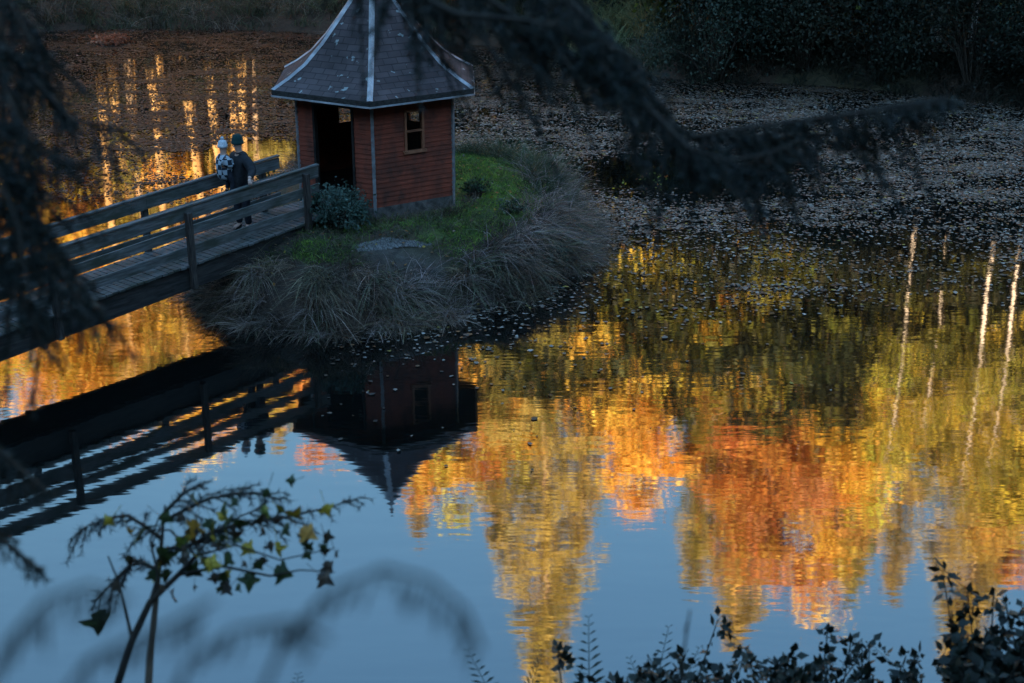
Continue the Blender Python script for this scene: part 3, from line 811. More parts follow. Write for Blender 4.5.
# golden lit stems mirrored in the leaf raft at the upper left
for i, (px, D) in enumerate([(118, 66), (135, 69), (168, 65.5), (178, 70), (205, 68), (228, 66), (243, 70), (150, 74), (196, 73), (254, 69)]):
    t_ = T('pine', px, D, 415, 'golden stem mirrored as a bright streak among floating leaves at upper left', 'golden stems mirrored at upper left')
    t_.scale[0] *= 1.1; t_.scale[1] *= 1.1
# --- forest behind, seen only between the others
for i, px in enumerate([-150, -90, -30, 60, 110, 180, 240, 320, 385, 440, 480, 540, 600, 640, 700, 750, 800, 850, 900, 950, 1010, 1070, 1130]):
    T(('oak', 'fir', 'beech_b', 'oak', 'larch_b')[i % 5], px, 80 + 9 * ((i * 7) % 3), 335 + 20 * ((i * 5) % 4) - (30 if px < 300 else 0), 'tree of the forest behind, showing only in gaps between the nearer crowns', 'forest trees farther back')
for i, (px, D) in enumerate([(20, 80), (62, 79), (100, 82), (140, 79), (178, 82), (214, 79), (250, 82), (288, 80), (120, 86), (232, 86), (330, 82)]):
    T('fir', px, D, 325, 'dark fir behind the golden stems on the far left bank', 'dark firs behind the golden stems')
for i, (x, y) in enumerate([(30, 30), (34, 40), (30, 48), (-36, 30), (-37, 42), (-35, 54), (38, 22)]):
    kind = ('oak', 'fir', 'beech_a')[i % 3]; r = copy_tree(made[kind]); r.location = (x, y, gh(x, y)); r.rotation_euler = (0, 0, i * 1.3); r.scale = (.8, .8, .8)
    tag(r, 'tree of the forest behind, showing only in gaps between the nearer crowns', 'tree', 'forest trees farther back')


# ------------------------------------------------------------------ bushes and reeds on the far bank
def bush(name, c, rad, h, pal, n, label, leaf=.12, seed=1, group='bushes on the far bank', extra=None):
    g = np.random.default_rng(seed); x, y = c; z = gh(x, y); root = empty(name, (x, y, z)); tag(root, label, 'bush', group)
    st = MB(); C = []
    for i in range(26):
        a = g.uniform(0, 6.28); rr = rad * g.uniform(.1, .9); hh = h * g.uniform(.25, .95) * (1 - .35 * (rr / rad) ** 2)
        e = np.array([rr * math.cos(a), rr * math.sin(a), hh]); C.append(e)
        st.tube([np.array([.1 * math.cos(a), .1 * math.sin(a), -.3]), e * [.45, .45, .6], e], [.05, .03, .01], 5, False)
    C = np.array(C); ci = g.integers(0, len(C), n); P = C[ci] + g.normal(0, 1, (n, 3)) * [rad * .2, rad * .2, h * .13]
    zmin = height(P[:, 0] + x, P[:, 1] + y) - z; P[:, 2] = np.maximum(P[:, 2], np.maximum(zmin, .05 - z) + g.random(n) * .3)
    cc = pick(g, pal, len(C)) * g.uniform(.7, 1.3, (len(C), 1)); col = cc[ci] * g.uniform(.7, 1.3, (n, 1))
    if extra is not None:
        k = g.random(n) < extra[0]; col[k] = extra[1]
    st.build('stem', M['twig'], root, True); link('foliage', leaf_mesh('foliage', P, g.uniform(.6, 1.3, n) * leaf, col, .5, .55, g), M['leaf'], root)
    return root


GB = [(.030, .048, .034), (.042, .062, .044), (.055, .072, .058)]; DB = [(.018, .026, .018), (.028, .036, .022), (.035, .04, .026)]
bush('willow_bush', (7.3, 51.0), 2.4, 5.4, GB, 16000, 'large round grey-green bush overhanging the far shore right of the reeds', .13, 1)
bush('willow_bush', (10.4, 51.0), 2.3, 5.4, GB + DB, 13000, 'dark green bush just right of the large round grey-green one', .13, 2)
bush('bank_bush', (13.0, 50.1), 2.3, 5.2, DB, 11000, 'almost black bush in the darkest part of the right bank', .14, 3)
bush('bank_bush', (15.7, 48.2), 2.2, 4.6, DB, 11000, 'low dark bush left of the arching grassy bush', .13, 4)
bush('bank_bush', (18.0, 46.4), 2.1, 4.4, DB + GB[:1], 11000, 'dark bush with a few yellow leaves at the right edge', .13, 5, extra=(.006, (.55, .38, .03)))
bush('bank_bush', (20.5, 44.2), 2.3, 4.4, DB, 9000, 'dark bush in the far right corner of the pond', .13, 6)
bush('bank_bush', (4.6, 57.2), 1.6, 2.8, GB, 7000, 'small green bush above the pale reeds', .12, 7)
bush('bank_bush', (1.2, 59.8), 2.2, 2.8, DB + GB, 8000, 'dark bush on the far bank behind the fir branch', .13, 8)
bush('bank_bush', (-5.5, 64.2), 1.9, 2.2, GB, 8000, 'green bush on the far bank above the pavilion roof', .13, 9)
bush('bank_bush', (-10, 66.0), 2.2, 2.3, DB + GB, 8000, 'spreading green bush on the far bank left of the roof', .13, 10)
bush('bank_bush', (-15, 66.4), 2.3, 2.5, DB, 8000, 'dark low bush midway along the far left bank', .13, 12)
bush('bank_bush', (-20, 65.8), 2.3, 3, DB, 8000, 'dark bush behind the small heap of rusty leaves', .13, 13)
bush('bank_bush', (-24.5, 63), 2.5, 3.4, DB, 8000, 'black bush in the far left corner of the pond', .13, 14)
bush('bracken_clump', tuple(at(112, 34, .4)[:2]), .75, .5, [(.30, .12, .07), (.38, .18, .11), (.22, .09, .05)], 900, 'small rusty pink clump of bracken at the far left water edge', .14, 15, group=None)
# island shrubs
sh = at(338, 238, 1.2); bush('leafy_shrub', (sh[0], sh[1]), .62, .85, [(.035, .062, .045), (.05, .085, .062), (.075, .115, .09)], 2600, 'blue-green leafy shrub beside the pavilion door and bridge end', .085, 16, group='shrubs on the island')
sh = at(476, 196, 1.4); bush('leafy_shrub', (sh[0], sh[1]), .34, .42, [(.03, .05, .03), (.05, .08, .04)], 420, 'dark green shrub against the right corner of the pavilion', .08, 17, group='shrubs on the island')
sh = at(512, 208, 1.4); bush('leafy_shrub', (sh[0], sh[1]), .38, .26, [(.07, .10, .06), (.14, .17, .12)], 420, 'low pale-leaved shrub at the back of the island lawn', .07, 18, group='shrubs on the island')
sh = at(548, 222, 1.3); bush('leafy_shrub', (sh[0], sh[1]), .4, .4, [(.05, .075, .05), (.11, .14, .11)], 900, 'low shrub between the lawn and the dry sedge', .07, 19, group='shrubs on the island')
bush('leafy_shrub', (-5.9, 33.6), .6, .8, [(.03, .06, .025), (.05, .085, .03)], 1500, 'green shrub behind the end of the far railing', .09, 20, group='shrubs on the island')


def tuft_field(name, label, cat, pts, per, L, W, cols, spread=.14, lean=.8, droop=.75, up=1.0, seed=5, kind='stuff', nseg=4, flow=None):
    g = np.random.default_rng(seed); pts = np.asarray(pts); n = len(pts) * per
    ti = np.repeat(np.arange(len(pts)), per); P = pts[ti] + np.concatenate([g.normal(0, spread, (n, 2)), np.zeros((n, 1))], 1)
    a = g.uniform(0, 6.28, n); ln = np.abs(g.normal(0, lean, n)) * .6; D = unit(np.stack([np.cos(a) * ln, np.sin(a) * ln, np.full(n, up)], 1))
    out = np.stack([np.cos(a), np.sin(a), np.zeros(n)], 1)
    if flow is not None:
        ta = g.uniform(0, 6.28, len(pts)); base = unit(flow * .8 + .8 * np.stack([np.cos(ta), np.sin(ta), 0 * ta], 1))[ti]
        out = unit(out * .8 + base); D = unit(np.stack([out[:, 0] * ln, out[:, 1] * ln, np.full(n, up)], 1))
    LL = L * g.uniform(.4, 1.2, n) * np.repeat(g.uniform(.5, 1.4, len(pts)), per)
    bend = out * g.uniform(.2, .7, (n, 1)) + np.array([0, 0, -1]) * g.uniform(.25, 1.1, (n, 1)) * droop
    tc = pick(g, cols, len(pts)) * g.uniform(.75, 1.25, (len(pts), 1)); c = tc[ti] * g.uniform(.45, 1.5, (n, 1)); k = g.random(n) < .22; c[k] = pick(g, cols, int(k.sum()))
    V, F_, C = strips(P, D, LL, W * g.uniform(.6, 1.3, n), bend, nseg, c, c * 1.15)
    o = link(name, np_mesh(name, V, F_, C), M['grass']); tag(o, label, cat, kind=kind); return o


def sample(n, x0, x1, y0, y1, test, seed):
    """n points of the ground for which test(x, y) holds"""
    g = np.random.default_rng(seed); X = []; Y = []; k = 0
    while k < n:
        x, y = g.uniform(x0, x1, 6000), g.uniform(y0, y1, 6000); m = test(x, y); X.append(x[m]); Y.append(y[m]); k += m.sum()
    x, y = np.concatenate(X)[:n], np.concatenate(Y)[:n]
    return np.stack([x, y, np.maximum(height(x, y), 0) - .02], 1)


g = np.random.default_rng(31)
isd = lambda x, y: -poly_sd(ISLE, x, y)
# dry sedge all round the island rim
def rim(x, y):
    d = isd(x, y); lim = np.where((x < .4) & (y < 31), .68, .95) * (.7 + .6 * fbm(x * .9, y * .9, 2))
    return (d > -.30) & (d < lim) & (fbm(x * 1.3 + 20, y * 1.3, 3) > .40) & ~((x < -4.6) & (y > 29) & (y < 31.5) & (d > .3))
SEDGE = [(.26, .185, .13), (.40, .30, .24), (.17, .11, .075), (.24, .19, .11), (.14, .145, .09), (.29, .22, .19), (.09, .065, .05), (.07, .05, .04), (.05, .04, .03)]
sp = sample(900, -7.2, 3.2, 26, 39.5, rim, 31)
fx = isd(sp[:, 0] + .1, sp[:, 1]) - isd(sp[:, 0] - .1, sp[:, 1]); fy = isd(sp[:, 0], sp[:, 1] + .1) - isd(sp[:, 0], sp[:, 1] - .1)
tuft_field('dry_sedge', 'long dry grey-brown sedge hanging round the rim of the island', 'sedge', sp, 60, .74, .014, SEDGE, .10, 1.5, 1.2, up=.70, flow=-unit(np.stack([fx, fy, 0 * fx], 1)))
up_pts = sample(300, -7, 3, 26, 39, lambda x, y: (isd(x, y) > -.05) & (isd(x, y) < np.where(x > .2, 1.6, .8)) & ((x > .2) | (fbm(x * 1.5, y * 1.5, 2) > .5)), 37)
tuft_field('wild_sedge', 'tangled upright tufts of dead sedge and stalks on the island bank', 'sedge', up_pts, 26, .72, .013, [(.28, .20, .18), (.18, .125, .11), (.40, .30, .28), (.08, .06, .05), (.12, .12, .07), (.30, .23, .23)], .14, 1.9, .7, up=.9, seed=21, nseg=3)
def scatter_leaves():
    g = np.random.default_rng(12); p = sample(900, -6.5, 2.5, 26.5, 37.5, lambda x, y: (isd(x, y) > -.3), 38); p[:, 2] += .05 + .05 * g.random(900)
    pal = np.array([(.35, .16, .04), (.22, .12, .05), (.45, .32, .06), (.30, .24, .18), (.14, .08, .04)])
    tag(link('fallen_leaves', leaf_mesh('fallen_leaves', p, g.uniform(.05, .11, 900), pick(g, pal, 900), 2.5, .7, g), M['leaf']), 'fallen leaves lying over the island bank and lawn', 'leaves', kind='stuff')
    n = 1900; q = sample(n, GRAVEL[0] - 1.3, GRAVEL[0] + 1.3, GRAVEL[1] - .7, GRAVEL[1] + .7, lambda x, y: (np.hypot((x - GRAVEL[0]) / 1.0, (y - GRAVEL[1] - .12) / .42) < 1 + .9 * (fbm(x * 3, y * 3, 2) - .5)) & (isd(x, y) > 1.1), 39)
    s_ = g.uniform(.012, .042, n); V = []; a0 = g.uniform(0, 6.28, n)
    for j in range(5): V.append(np.stack([q[:, 0] + s_ * np.cos(a0 + j * 1.257), q[:, 1] + s_ * .8 * np.sin(a0 + j * 1.257), q[:, 2] + .01], 1))
    V.append(q + np.stack([0 * s_, 0 * s_, .025 + s_ * .7], 1)); V = np.stack(V, 1).reshape(-1, 3)
    F_ = (np.arange(n)[:, None, None] * 6 + np.array([(0, 1, 5), (1, 2, 5), (2, 3, 5), (3, 4, 5), (4, 0, 5)])[None]).reshape(-1, 3)
    tag(link('gravel', np_mesh('gravel', V, F_, np.repeat(pick(g, [(.13, .123, .115), (.09, .083, .075), (.18, .17, .16), (.06, .053, .047)], n), 6, 0)), M['litter']), 'patch of pale gravel in front of the pavilion on the island', 'gravel', kind='stuff')


scatter_leaves()
def lawn_ok(x, y):
    d = isd(x, y); return (d > .8) & (np.hypot(x - PAV[0], y - PAV[1]) > 2.15) & (((x - GRAVEL[0]) / 1.0) ** 2 + ((y - GRAVEL[1]) / .55) ** 2 > 1) & ((x > -1.4) | (fbm(x * 1.4, y * 1.4, 2) > .55))
tuft_field('lawn_grass', 'short green grass on top of the island beside the pavilion', 'grass', sample(3000, -4.4, 2.2, 27, 37.5, lawn_ok, 32), 18, .13, .011, [(.16, .30, .035), (.20, .33, .04), (.11, .21, .03), (.24, .31, .06), (.09, .15, .06), (.06, .09, .04), (.14, .12, .07)], .10, .9, .45, seed=6, nseg=2)
tuft_field('tall_grass', 'tall dark green grass behind the lawn and beside the pavilion', 'grass', sample(150, -1.6, 2.2, 32.2, 37, lambda x, y: (isd(x, y) > .15) & (isd(x, y) < 1.5) & (np.hypot(x - PAV[0], y - PAV[1]) > 2.2), 35), 34, .85, .014, [(.05, .085, .035), (.07, .10, .05), (.10, .10, .06), (.04, .06, .03)], .14, .7, .6, seed=16)
tuft_field('rough_herbs', 'low mixed weeds and dead stems round the gravel on the island', 'weeds', sample(260, -5.2, 1.4, 27.4, 30.4, lambda x, y: (isd(x, y) > .45) & (np.hypot(x - PAV[0], y - PAV[1]) > 2.1) & (np.hypot((x - GRAVEL[0]) / 1.0, (y - GRAVEL[1]) / .45) > 1), 36), 26, .30, .013, [(.10, .08, .06), (.07, .10, .03), (.05, .07, .035), (.14, .11, .085), (.09, .14, .03)], .13, 1.1, .6, seed=17, nseg=3)
# dead stalks against the pavilion front
pts = [(PAV[0] + 2.25 * math.sin(R(a)) + g.normal(0, .1), PAV[1] - 2.25 * math.cos(R(a)) + g.normal(0, .1), 1.38) for a in g.uniform(-5, 75, 34)]
tuft_field('dead_stalks', 'dead brown stalks in front of the pavilion plinth', 'dead stalks', pts, 18, .42, .012, [(.09, .065, .05), (.12, .09, .07), (.05, .05, .03)], .12, .9, .4, seed=9)
# grass fringe of the far bank
psd = lambda x, y: poly_sd(POND, x, y)
tuft_field('bank_grass', 'long grey-green grass hanging over the far left bank', 'grass', sample(620, -27, 6, 52, 67, lambda x, y: (psd(x, y) > -.1) & (psd(x, y) < 3.6), 33), 40, 1.15, .03, [(.11, .095, .075), (.14, .125, .10), (.06, .075, .04), (.085, .10, .055), (.05, .06, .035)], .25, .8, .8, seed=7)
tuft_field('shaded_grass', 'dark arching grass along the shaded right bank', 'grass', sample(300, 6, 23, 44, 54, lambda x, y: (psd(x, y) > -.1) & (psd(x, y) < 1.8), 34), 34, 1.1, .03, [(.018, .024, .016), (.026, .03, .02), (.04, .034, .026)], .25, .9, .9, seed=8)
pts = [(g.uniform(2.6, 5.6), g.uniform(54.3, 57.2), 0) for _ in range(70)]; pts = [(x, y, max(gh(x, y), -.1)) for x, y, _ in pts]
tuft_field('pale_reeds', 'pale yellow-green reeds standing on the far shore left of the round bush', 'reeds', pts, 40, 1.7, .035, [(.24, .27, .14), (.32, .32, .17), (.17, .22, .11), (.36, .27, .12)], .2, .5, .5, seed=10)


# ------------------------------------------------------------------ fallen branch in the water right of the island
def fallen_branch():
    p = at(610, 193, .03); q = at(668, 186, .22); root = empty('fallen_branch', tuple(p)); tag(root, 'thin fallen branch with a few yellow leaves in the water right of the island', 'branch')
    d = q - p; b = MB(); b.tube([(0, 0, -.15), d * .5 + [0, 0, .05], d], [.03, .02, .008], 6)
    g = np.random.default_rng(8); P = []
    for i in range(9):
        t = g.uniform(.2, 1); s = d * t; e = s + g.normal(0, .35, 3) * [1, 1, .3] + [0, 0, .3]; b.tube([s, e], [.01, .004], 4, False); P += [e + g.normal(0, .08, 3) for _ in range(5)]
    b.build('bough', M['twig'], root); link('leaf_spray', leaf_mesh('leaf_spray', np.array(P), .09, pick(g, [(.5, .36, .03), (.4, .12, .03), (.2, .24, .04)], len(P)), .4, .6), M['leaf'], root)


fallen_branch()


# ------------------------------------------------------------------ foreground conifer limbs
def fir_limb(parent, pts, rad, twig, seed, colr, name='branch', gaps=.22, dens=.0042, step=.030, hang=.75, needle=.024, second=True):
    """one limb along world points pts (relative to parent): wood mesh + needle sub-part"""
    g = np.random.default_rng(seed); o = np.array(parent.location) if parent else 0
    pts = [np.asarray(p) - o for p in pts]
    # resample
    P = np.array(pts); seg = np.linalg.norm(np.diff(P, axis=0), axis=1); cum = np.concatenate([[0], np.cumsum(seg)]); L = cum[-1]
    f = lambda s: np.array([np.interp(s, cum, P[:, k]) for k in range(3)])
    w = MB(); n = max(6, int(L / .12)); ss = np.linspace(0, L, n); w.tube([f(s) for s in ss], [rad * (1 - .85 * s / L) + .002 for s in ss], 6)
    NP, ND = [], []
    def needles(a, b):
        ln = np.linalg.norm(b - a); m = max(4, int(ln / dens)); t = g.random(m)[:, None]; d = (b - a) / (ln + 1e-9)
        NP.append(a + (b - a) * t); ND.append(unit(d * .75 + g.normal(0, .55, (m, 3))))
    s = 0.03
    while s < L:
        t = (f(min(s + .02, L)) - f(s)); t = t / (np.linalg.norm(t) + 1e-9); side = np.cross(t, [0, 0, 1]); side /= np.linalg.norm(side) + 1e-9
        for sg in (-1, 1):
            if g.random() < gaps + gaps * math.sin(s * 9 + seed): continue
            ln = twig * min(1.5, .25 + .55 * g.exponential(1.0)) * (.35 + .65 * min(1, (L - s) / (.35 * L) + .1))
            d = side * sg * g.uniform(.3, .9) + t * g.uniform(.3, .8) + np.array([0, 0, -1]) * hang * g.uniform(.4, 1.4); d /= np.linalg.norm(d)
            a = f(s); b = a + d * ln; c = b + (d + np.array([0, 0, -.5])) * ln * .35
            w.tube([a, b, c], [.004, .0025, .0015], 3, False); needles(a, b); needles(b, c)
            if second:
                for j in range(int(ln / .06)):
                    u = g.uniform(.15, .95); e = a + d * ln * u; dd = d + g.normal(0, .7, 3) + [0, 0, -.3 * hang]; dd /= np.linalg.norm(dd); e2 = e + dd * ln * .35 * g.uniform(.5, 1.1)
                    w.tube([e, e2], [.002, .0012], 3, False); needles(e, e2)
        s += step * g.uniform(.7, 1.4)
    NP = np.concatenate(NP); ND = np.concatenate(ND); c = pick(g, colr, len(NP)) * g.uniform(.7, 1.3, (len(NP), 1))
    V, F_, C = strips(NP, ND, needle * g.uniform(.7, 1.2, len(NP)), .005, np.zeros((len(NP), 3)), 1, c)
    b = w.build(name, M['twig'], parent); link('needles', np_mesh('needles', V, F_, C), M['needle'], b); return b


FIRC = [(.012, .016, .012), (.018, .024, .017), (.026, .032, .026), (.05, .056, .054)]


def near_fir():
    bx, by = -2.35, 3.5; z0 = gh(bx, by); root = empty('fir_tree', (bx, by, z0)); tag(root, 'dark out-of-focus fir whose drooping branches frame the left edge and top of the view', 'tree')
    t = MB(); t.tube([(0, 0, -.4), (.02, 0, 3), (0, .03, 7), (0, 0, 11)], [.19, .15, .10, .03], 10); t.build('trunk', M['bark'], root, True)
    T0 = lambda z: np.array([bx, by, z])
    q = lambda px, py, d: ray(px, py, d)
    limbs = [
        ([T0(12.2), q(180, -170, 3.7), q(400, -60, 3.6), q(505, 10, 3.6), q(600, 75, 3.6), q(690, 140, 3.6), q(760, 138, 3.6), q(850, 112, 3.6), q(945, 98, 3.6)], .018, .14),
        ([q(330, -100, 3.62), q(400, -12, 3.55), q(470, 20, 3.5), q(560, 20, 3.5), q(640, 62, 3.5)], .014, .2),
        ([q(690, 138, 3.6), q(745, 128, 3.55), q(820, 118, 3.55), q(895, 108, 3.55), q(950, 100, 3.55)], .006, .11),
        ([T0(11.4), q(-40, 20, 3.5), q(20, 60, 3.4), q(60, 118, 3.4), q(125, 130, 3.4)], .018, .16),
        ([T0(11.0), q(-60, 120, 3.5), q(0, 160, 3.5), q(40, 215, 3.5), q(78, 300, 3.5)], .018, .2),
        ([T0(10.6), q(-60, 220, 3.4), q(-5, 250, 3.4), q(30, 310, 3.4), q(45, 352, 3.4)], .016, .2),
        ([T0(11.9), q(-60, -60, 3.5), q(0, -10, 3.5), q(35, 40, 3.5), q(45, 100, 3.5)], .016, .2),
        ([q(520, -60, 3.7), q(560, -5, 3.6), q(610, 40, 3.6), q(650, 90, 3.6), q(700, 165, 3.6)], .012, .2),
        ([q(640, 100, 3.6), q(690, 150, 3.5), q(740, 165, 3.5), q(800, 140, 3.5)], .008, .15),
        ([q(720, 140, 3.6), q(790, 140, 3.6), q(860, 128, 3.65), q(915, 108, 3.65)], .006, .13),
        ([T0(11.7), q(-70, 20, 3.3), q(-10, 60, 3.2), q(25, 130, 3.2), q(35, 190, 3.2)], .016, .22),
        ([T0(10.8), q(-60, 180, 3.3), q(0, 210, 3.2), q(50, 250, 3.2), q(88, 320, 3.2)], .016, .22),
        ([T0(11.2), q(-60, 90, 3.1), q(-20, 130, 3.0), q(15, 210, 3.0), q(28, 290, 3.0)], .016, .24),
        ([T0(9.9), q(-80, 400, 3.5), q(-10, 440, 3.5), q(25, 478, 3.5), q(48, 492, 3.5)], .012, .12),
        ([T0(9.8), q(-70, 470, 3.5), q(-20, 520, 3.5), q(18, 555, 3.5), q(44, 572, 3.5)], .008, .10),
    ]
    for i, (p, r, tw) in enumerate(limbs):
        main = i in (0, 1, 2, 3); left = i >= 6 or i == 5
        fir_limb(root, p, r, tw, 40 + i, FIRC, hang=.68 if main else .7, gaps=.2 if main else .10, dens=.0026, step=.022)


near_fir()


# ------------------------------------------------------------------ sapling lower left
LOBES = [(0, 0), (.30, .10), (.26, .24), (.62, .30), (.46, .48), (.34, .52), (.22, .62), (.14, .80), (0, 1.05)]
LOBE_XY = LOBES + [(-x, y) for x, y in reversed(LOBES[1:-1])]


def lobed_leaf(mb, p, d, n, s, curl=.15):
    d = d / np.linalg.norm(d); c = np.cross(n, d); c /= np.linalg.norm(c) + 1e-9; n = np.cross(d, c)
    i = len(mb.v); mb.v.append(tuple(p + d * .35 * s))
    for x, y in LOBE_XY: mb.v.append(tuple(p + c * x * s + d * y * s - n * s * curl * (x * x * 2 + (y - .3) ** 2)))
    m = len(LOBE_XY)
    for j in range(m): mb.f.append((i, i + 1 + j, i + 1 + (j + 1) % m))


LM = {k: mat_noise('sapling_leaf_' + k, a, b, 30, .55, 0) for k, a, b in (('yellow', (.50, .32, .03), (.58, .42, .05)), ('orange', (.42, .17, .02), (.50, .24, .03)), ('green', (.022, .036, .01), (.05, .07, .016)), ('lime', (.10, .14, .02), (.18, .20, .03)), ('brown', (.03, .02, .013), (.07, .042, .022)))}


def sapling():
    dpt = 5.8; q = lambda px, py, d=dpt: ray(px, py, d)
    base = q(112, 720); base[2] = gh(base[0], base[1] - .2) - .05
    root = empty('maple_sapling', tuple(base)); tag(root, 'thin maple sapling with yellow, orange and green leaves over the water at lower left', 'sapling')
    o = base; st = MB()
    def br(pts, r0, r1): st.tube([p - o for p in pts], list(np.linspace(r0, r1, len(pts))), 6)
    br([base, q(118, 683), q(132, 640), q(150, 602), q(178, 575), q(196, 556)], .020, .009)
    br([q(132, 640), q(126, 612), q(120, 586), q(108, 556)], .008, .003); br([q(150, 602), q(158, 575), q(150, 540), q(160, 515)], .008, .003)
    br([q(178, 575), q(222, 566), q(270, 576), q(300, 570), q(335, 572)], .008, .002); br([q(196, 556), q(235, 545), q(280, 560), q(335, 548)], .006, .002)
    br([q(196, 556), q(215, 530), q(250, 520), q(285, 525)], .006, .002); br([q(196, 556), q(170, 530), q(150, 530), q(120, 525)], .006, .002)
    st.build('stem', M['twig'], root, True)
    L = [(196, 527, 'orange', 24, -.2), (284, 520, 'yellow', 26, .7), (300, 535, 'orange', 22, .9), (176, 543, 'lime', 22, .5), (145, 535, 'green', 30, -.4), (160, 555, 'green', 28, .2), (112, 522, 'yellow', 14, -.6), (127, 531, 'orange', 12, .3),
         (185, 572, 'green', 22, .8), (205, 566, 'lime', 20, .6), (250, 578, 'green', 22, .2), (274, 577, 'green', 24, .9), (318, 580, 'brown', 20, .9), (325, 566, 'brown', 16, .4), (335, 555, 'brown', 10, .2), (100, 620, 'green', 34, 0), (170, 598, 'brown', 18, 0),
         (230, 558, 'green', 20, -.3), (215, 548, 'green', 18, .5), (262, 512, 'lime', 18, .3), (240, 525, 'green', 18, -.2), (150, 575, 'green', 16, .4), (130, 560, 'brown', 16, -.3), (270, 545, 'brown', 14, .3), (305, 548, 'green', 13, .6), (190, 500, 'green', 16, .2), (222, 585, 'brown', 14, .3)]
    g = np.random.default_rng(5)
    for _ in range(64):
        px = float(np.clip(g.normal(225, 60), 105, 325)); py = 545 + .12 * (px - 225) * -1 + g.normal(0, 24)
        L.append((px, py, ('green', 'green', 'brown', 'brown', 'brown', 'yellow')[g.integers(6)], g.uniform(7, 21), g.normal(.2, .6)))
    for px, py, k, s, tilt in L:
        m = MB(); p = q(px, py - s * .3, dpt + g.normal(0, .08)) - o
        d = np.array([math.sin(tilt * 1.4) + g.normal(0, .1), g.normal(0, .3), -math.cos(tilt * 1.2)]); n = unit(np.array([g.normal(0, .5), -.8, .6]) + g.normal(0, .3, 3))
        lobed_leaf(m, p, d, n, s / FPX * dpt * .95, curl=g.uniform(.1, .5)); m.tube([p, p - d * .05 + [0, 0, .02]], [.0012, .0016], 4, False); m.build('leaf', LM[k], root)


sapling()


def young_fir():
    q = lambda px, py, d=6.0: ray(px, py, d)
    base = q(140, 760, 5.6); base[2] = gh(base[0], base[1]) - .05; root = empty('young_fir', tuple(base)); tag(root, 'young grey-green fir behind the maple sapling with one branch reaching over the water', 'young tree')
    t = MB(); t.tube([np.zeros(3), q(150, 660) - base, q(160, 560) - base, q(165, 505) - base], [.022, .016, .01, .004], 7); t.build('trunk', M['bark'], root, True)
    C2 = [(.035, .045, .048), (.05, .062, .066), (.025, .032, .03)]
    for i, pts in enumerate([[q(160, 560), q(220, 530), q(280, 518), q(320, 510), q(362, 497)], [q(165, 520), q(210, 498), q(250, 492), q(280, 500)], [q(163, 540), q(130, 515), q(95, 520), q(70, 540)],
                             [q(158, 570), q(135, 560), q(110, 585), q(95, 600)], [q(160, 550), q(200, 545), q(230, 520), q(262, 508)], [q(165, 512), q(185, 492), q(205, 485)]]):
        fir_limb(root, pts, .008, .10 if i else .085, 70 + i, C2, hang=.15 if i in (0, 1, 4, 5) else .5, needle=.034, step=.03, second=i > 0)


young_fir()


# ------------------------------------------------------------------ low plants along the bottom edge
def fern(px, py_tip, depth, label, seed, n=4, L=.75):
    g = np.random.default_rng(seed); tip = ray(px, py_tip, depth); x, y = tip[0], tip[1]; z = gh(x, y); root = empty('fern', (x, y, z)); tag(root, label, 'fern', 'ferns along the near bank')
    H = max(.5, tip[2] - z)
    for i in range(n):
        a = g.uniform(0, 6.28); h = H * (1 if i == 0 else g.uniform(.6, .95)); o = (g.uniform(.08, .3) if i == 0 else g.uniform(.2, .55)) * h
        sp = [np.array([o * math.cos(a) * t ** 1.6, o * math.sin(a) * t ** 1.6, h * (t - .12 * t ** 3 * (i > 0))]) for t in np.linspace(0, 1, 22)]
        m = MB(); m.tube(sp, list(np.linspace(.006, .0015, 22)), 4)
        sd = np.array([math.cos(a + 1.2), math.sin(a + 1.2), 0]) if i else np.array([.95, .3, 0])
        for k in range(5, 22):
            ln = .16 * h ** .5 * (1 - (k - 5) / 17.5) * (.6 + .4 * min(1, (k - 4) / 4)) + .012; t = sp[min(k + 1, 21)] - sp[k - 1]; t /= np.linalg.norm(t)
            for s in (-1, 1):
                e = sp[k] + (sd * s + t * .35) * ln; wv = t * ln * .13
                m.quad(sp[k] - wv, sp[k] * .45 + e * .55 - wv, e, sp[k] * .45 + e * .55 + wv)
        m.build('frond', M['fern'], root)


M['fern'] = mat_noise('fern_green', (.018, .03, .014), (.04, .055, .025), 10, .7)
fern(515, 648, 7.6, 'single upright fern standing leftmost along the bottom edge', 1, 2)
fern(592, 632, 7.4, 'tallest fern frond left of the bottom centre', 2, 3)
fern(648, 634, 7.8, 'broad pale fern next to the bramble at bottom', 3, 4)
fern(664, 640, 7.6, 'small fern touching the left end of the bramble', 4, 3)
fern(290, 652, 7.2, 'thin fern spike right of the maple sapling', 5, 1)


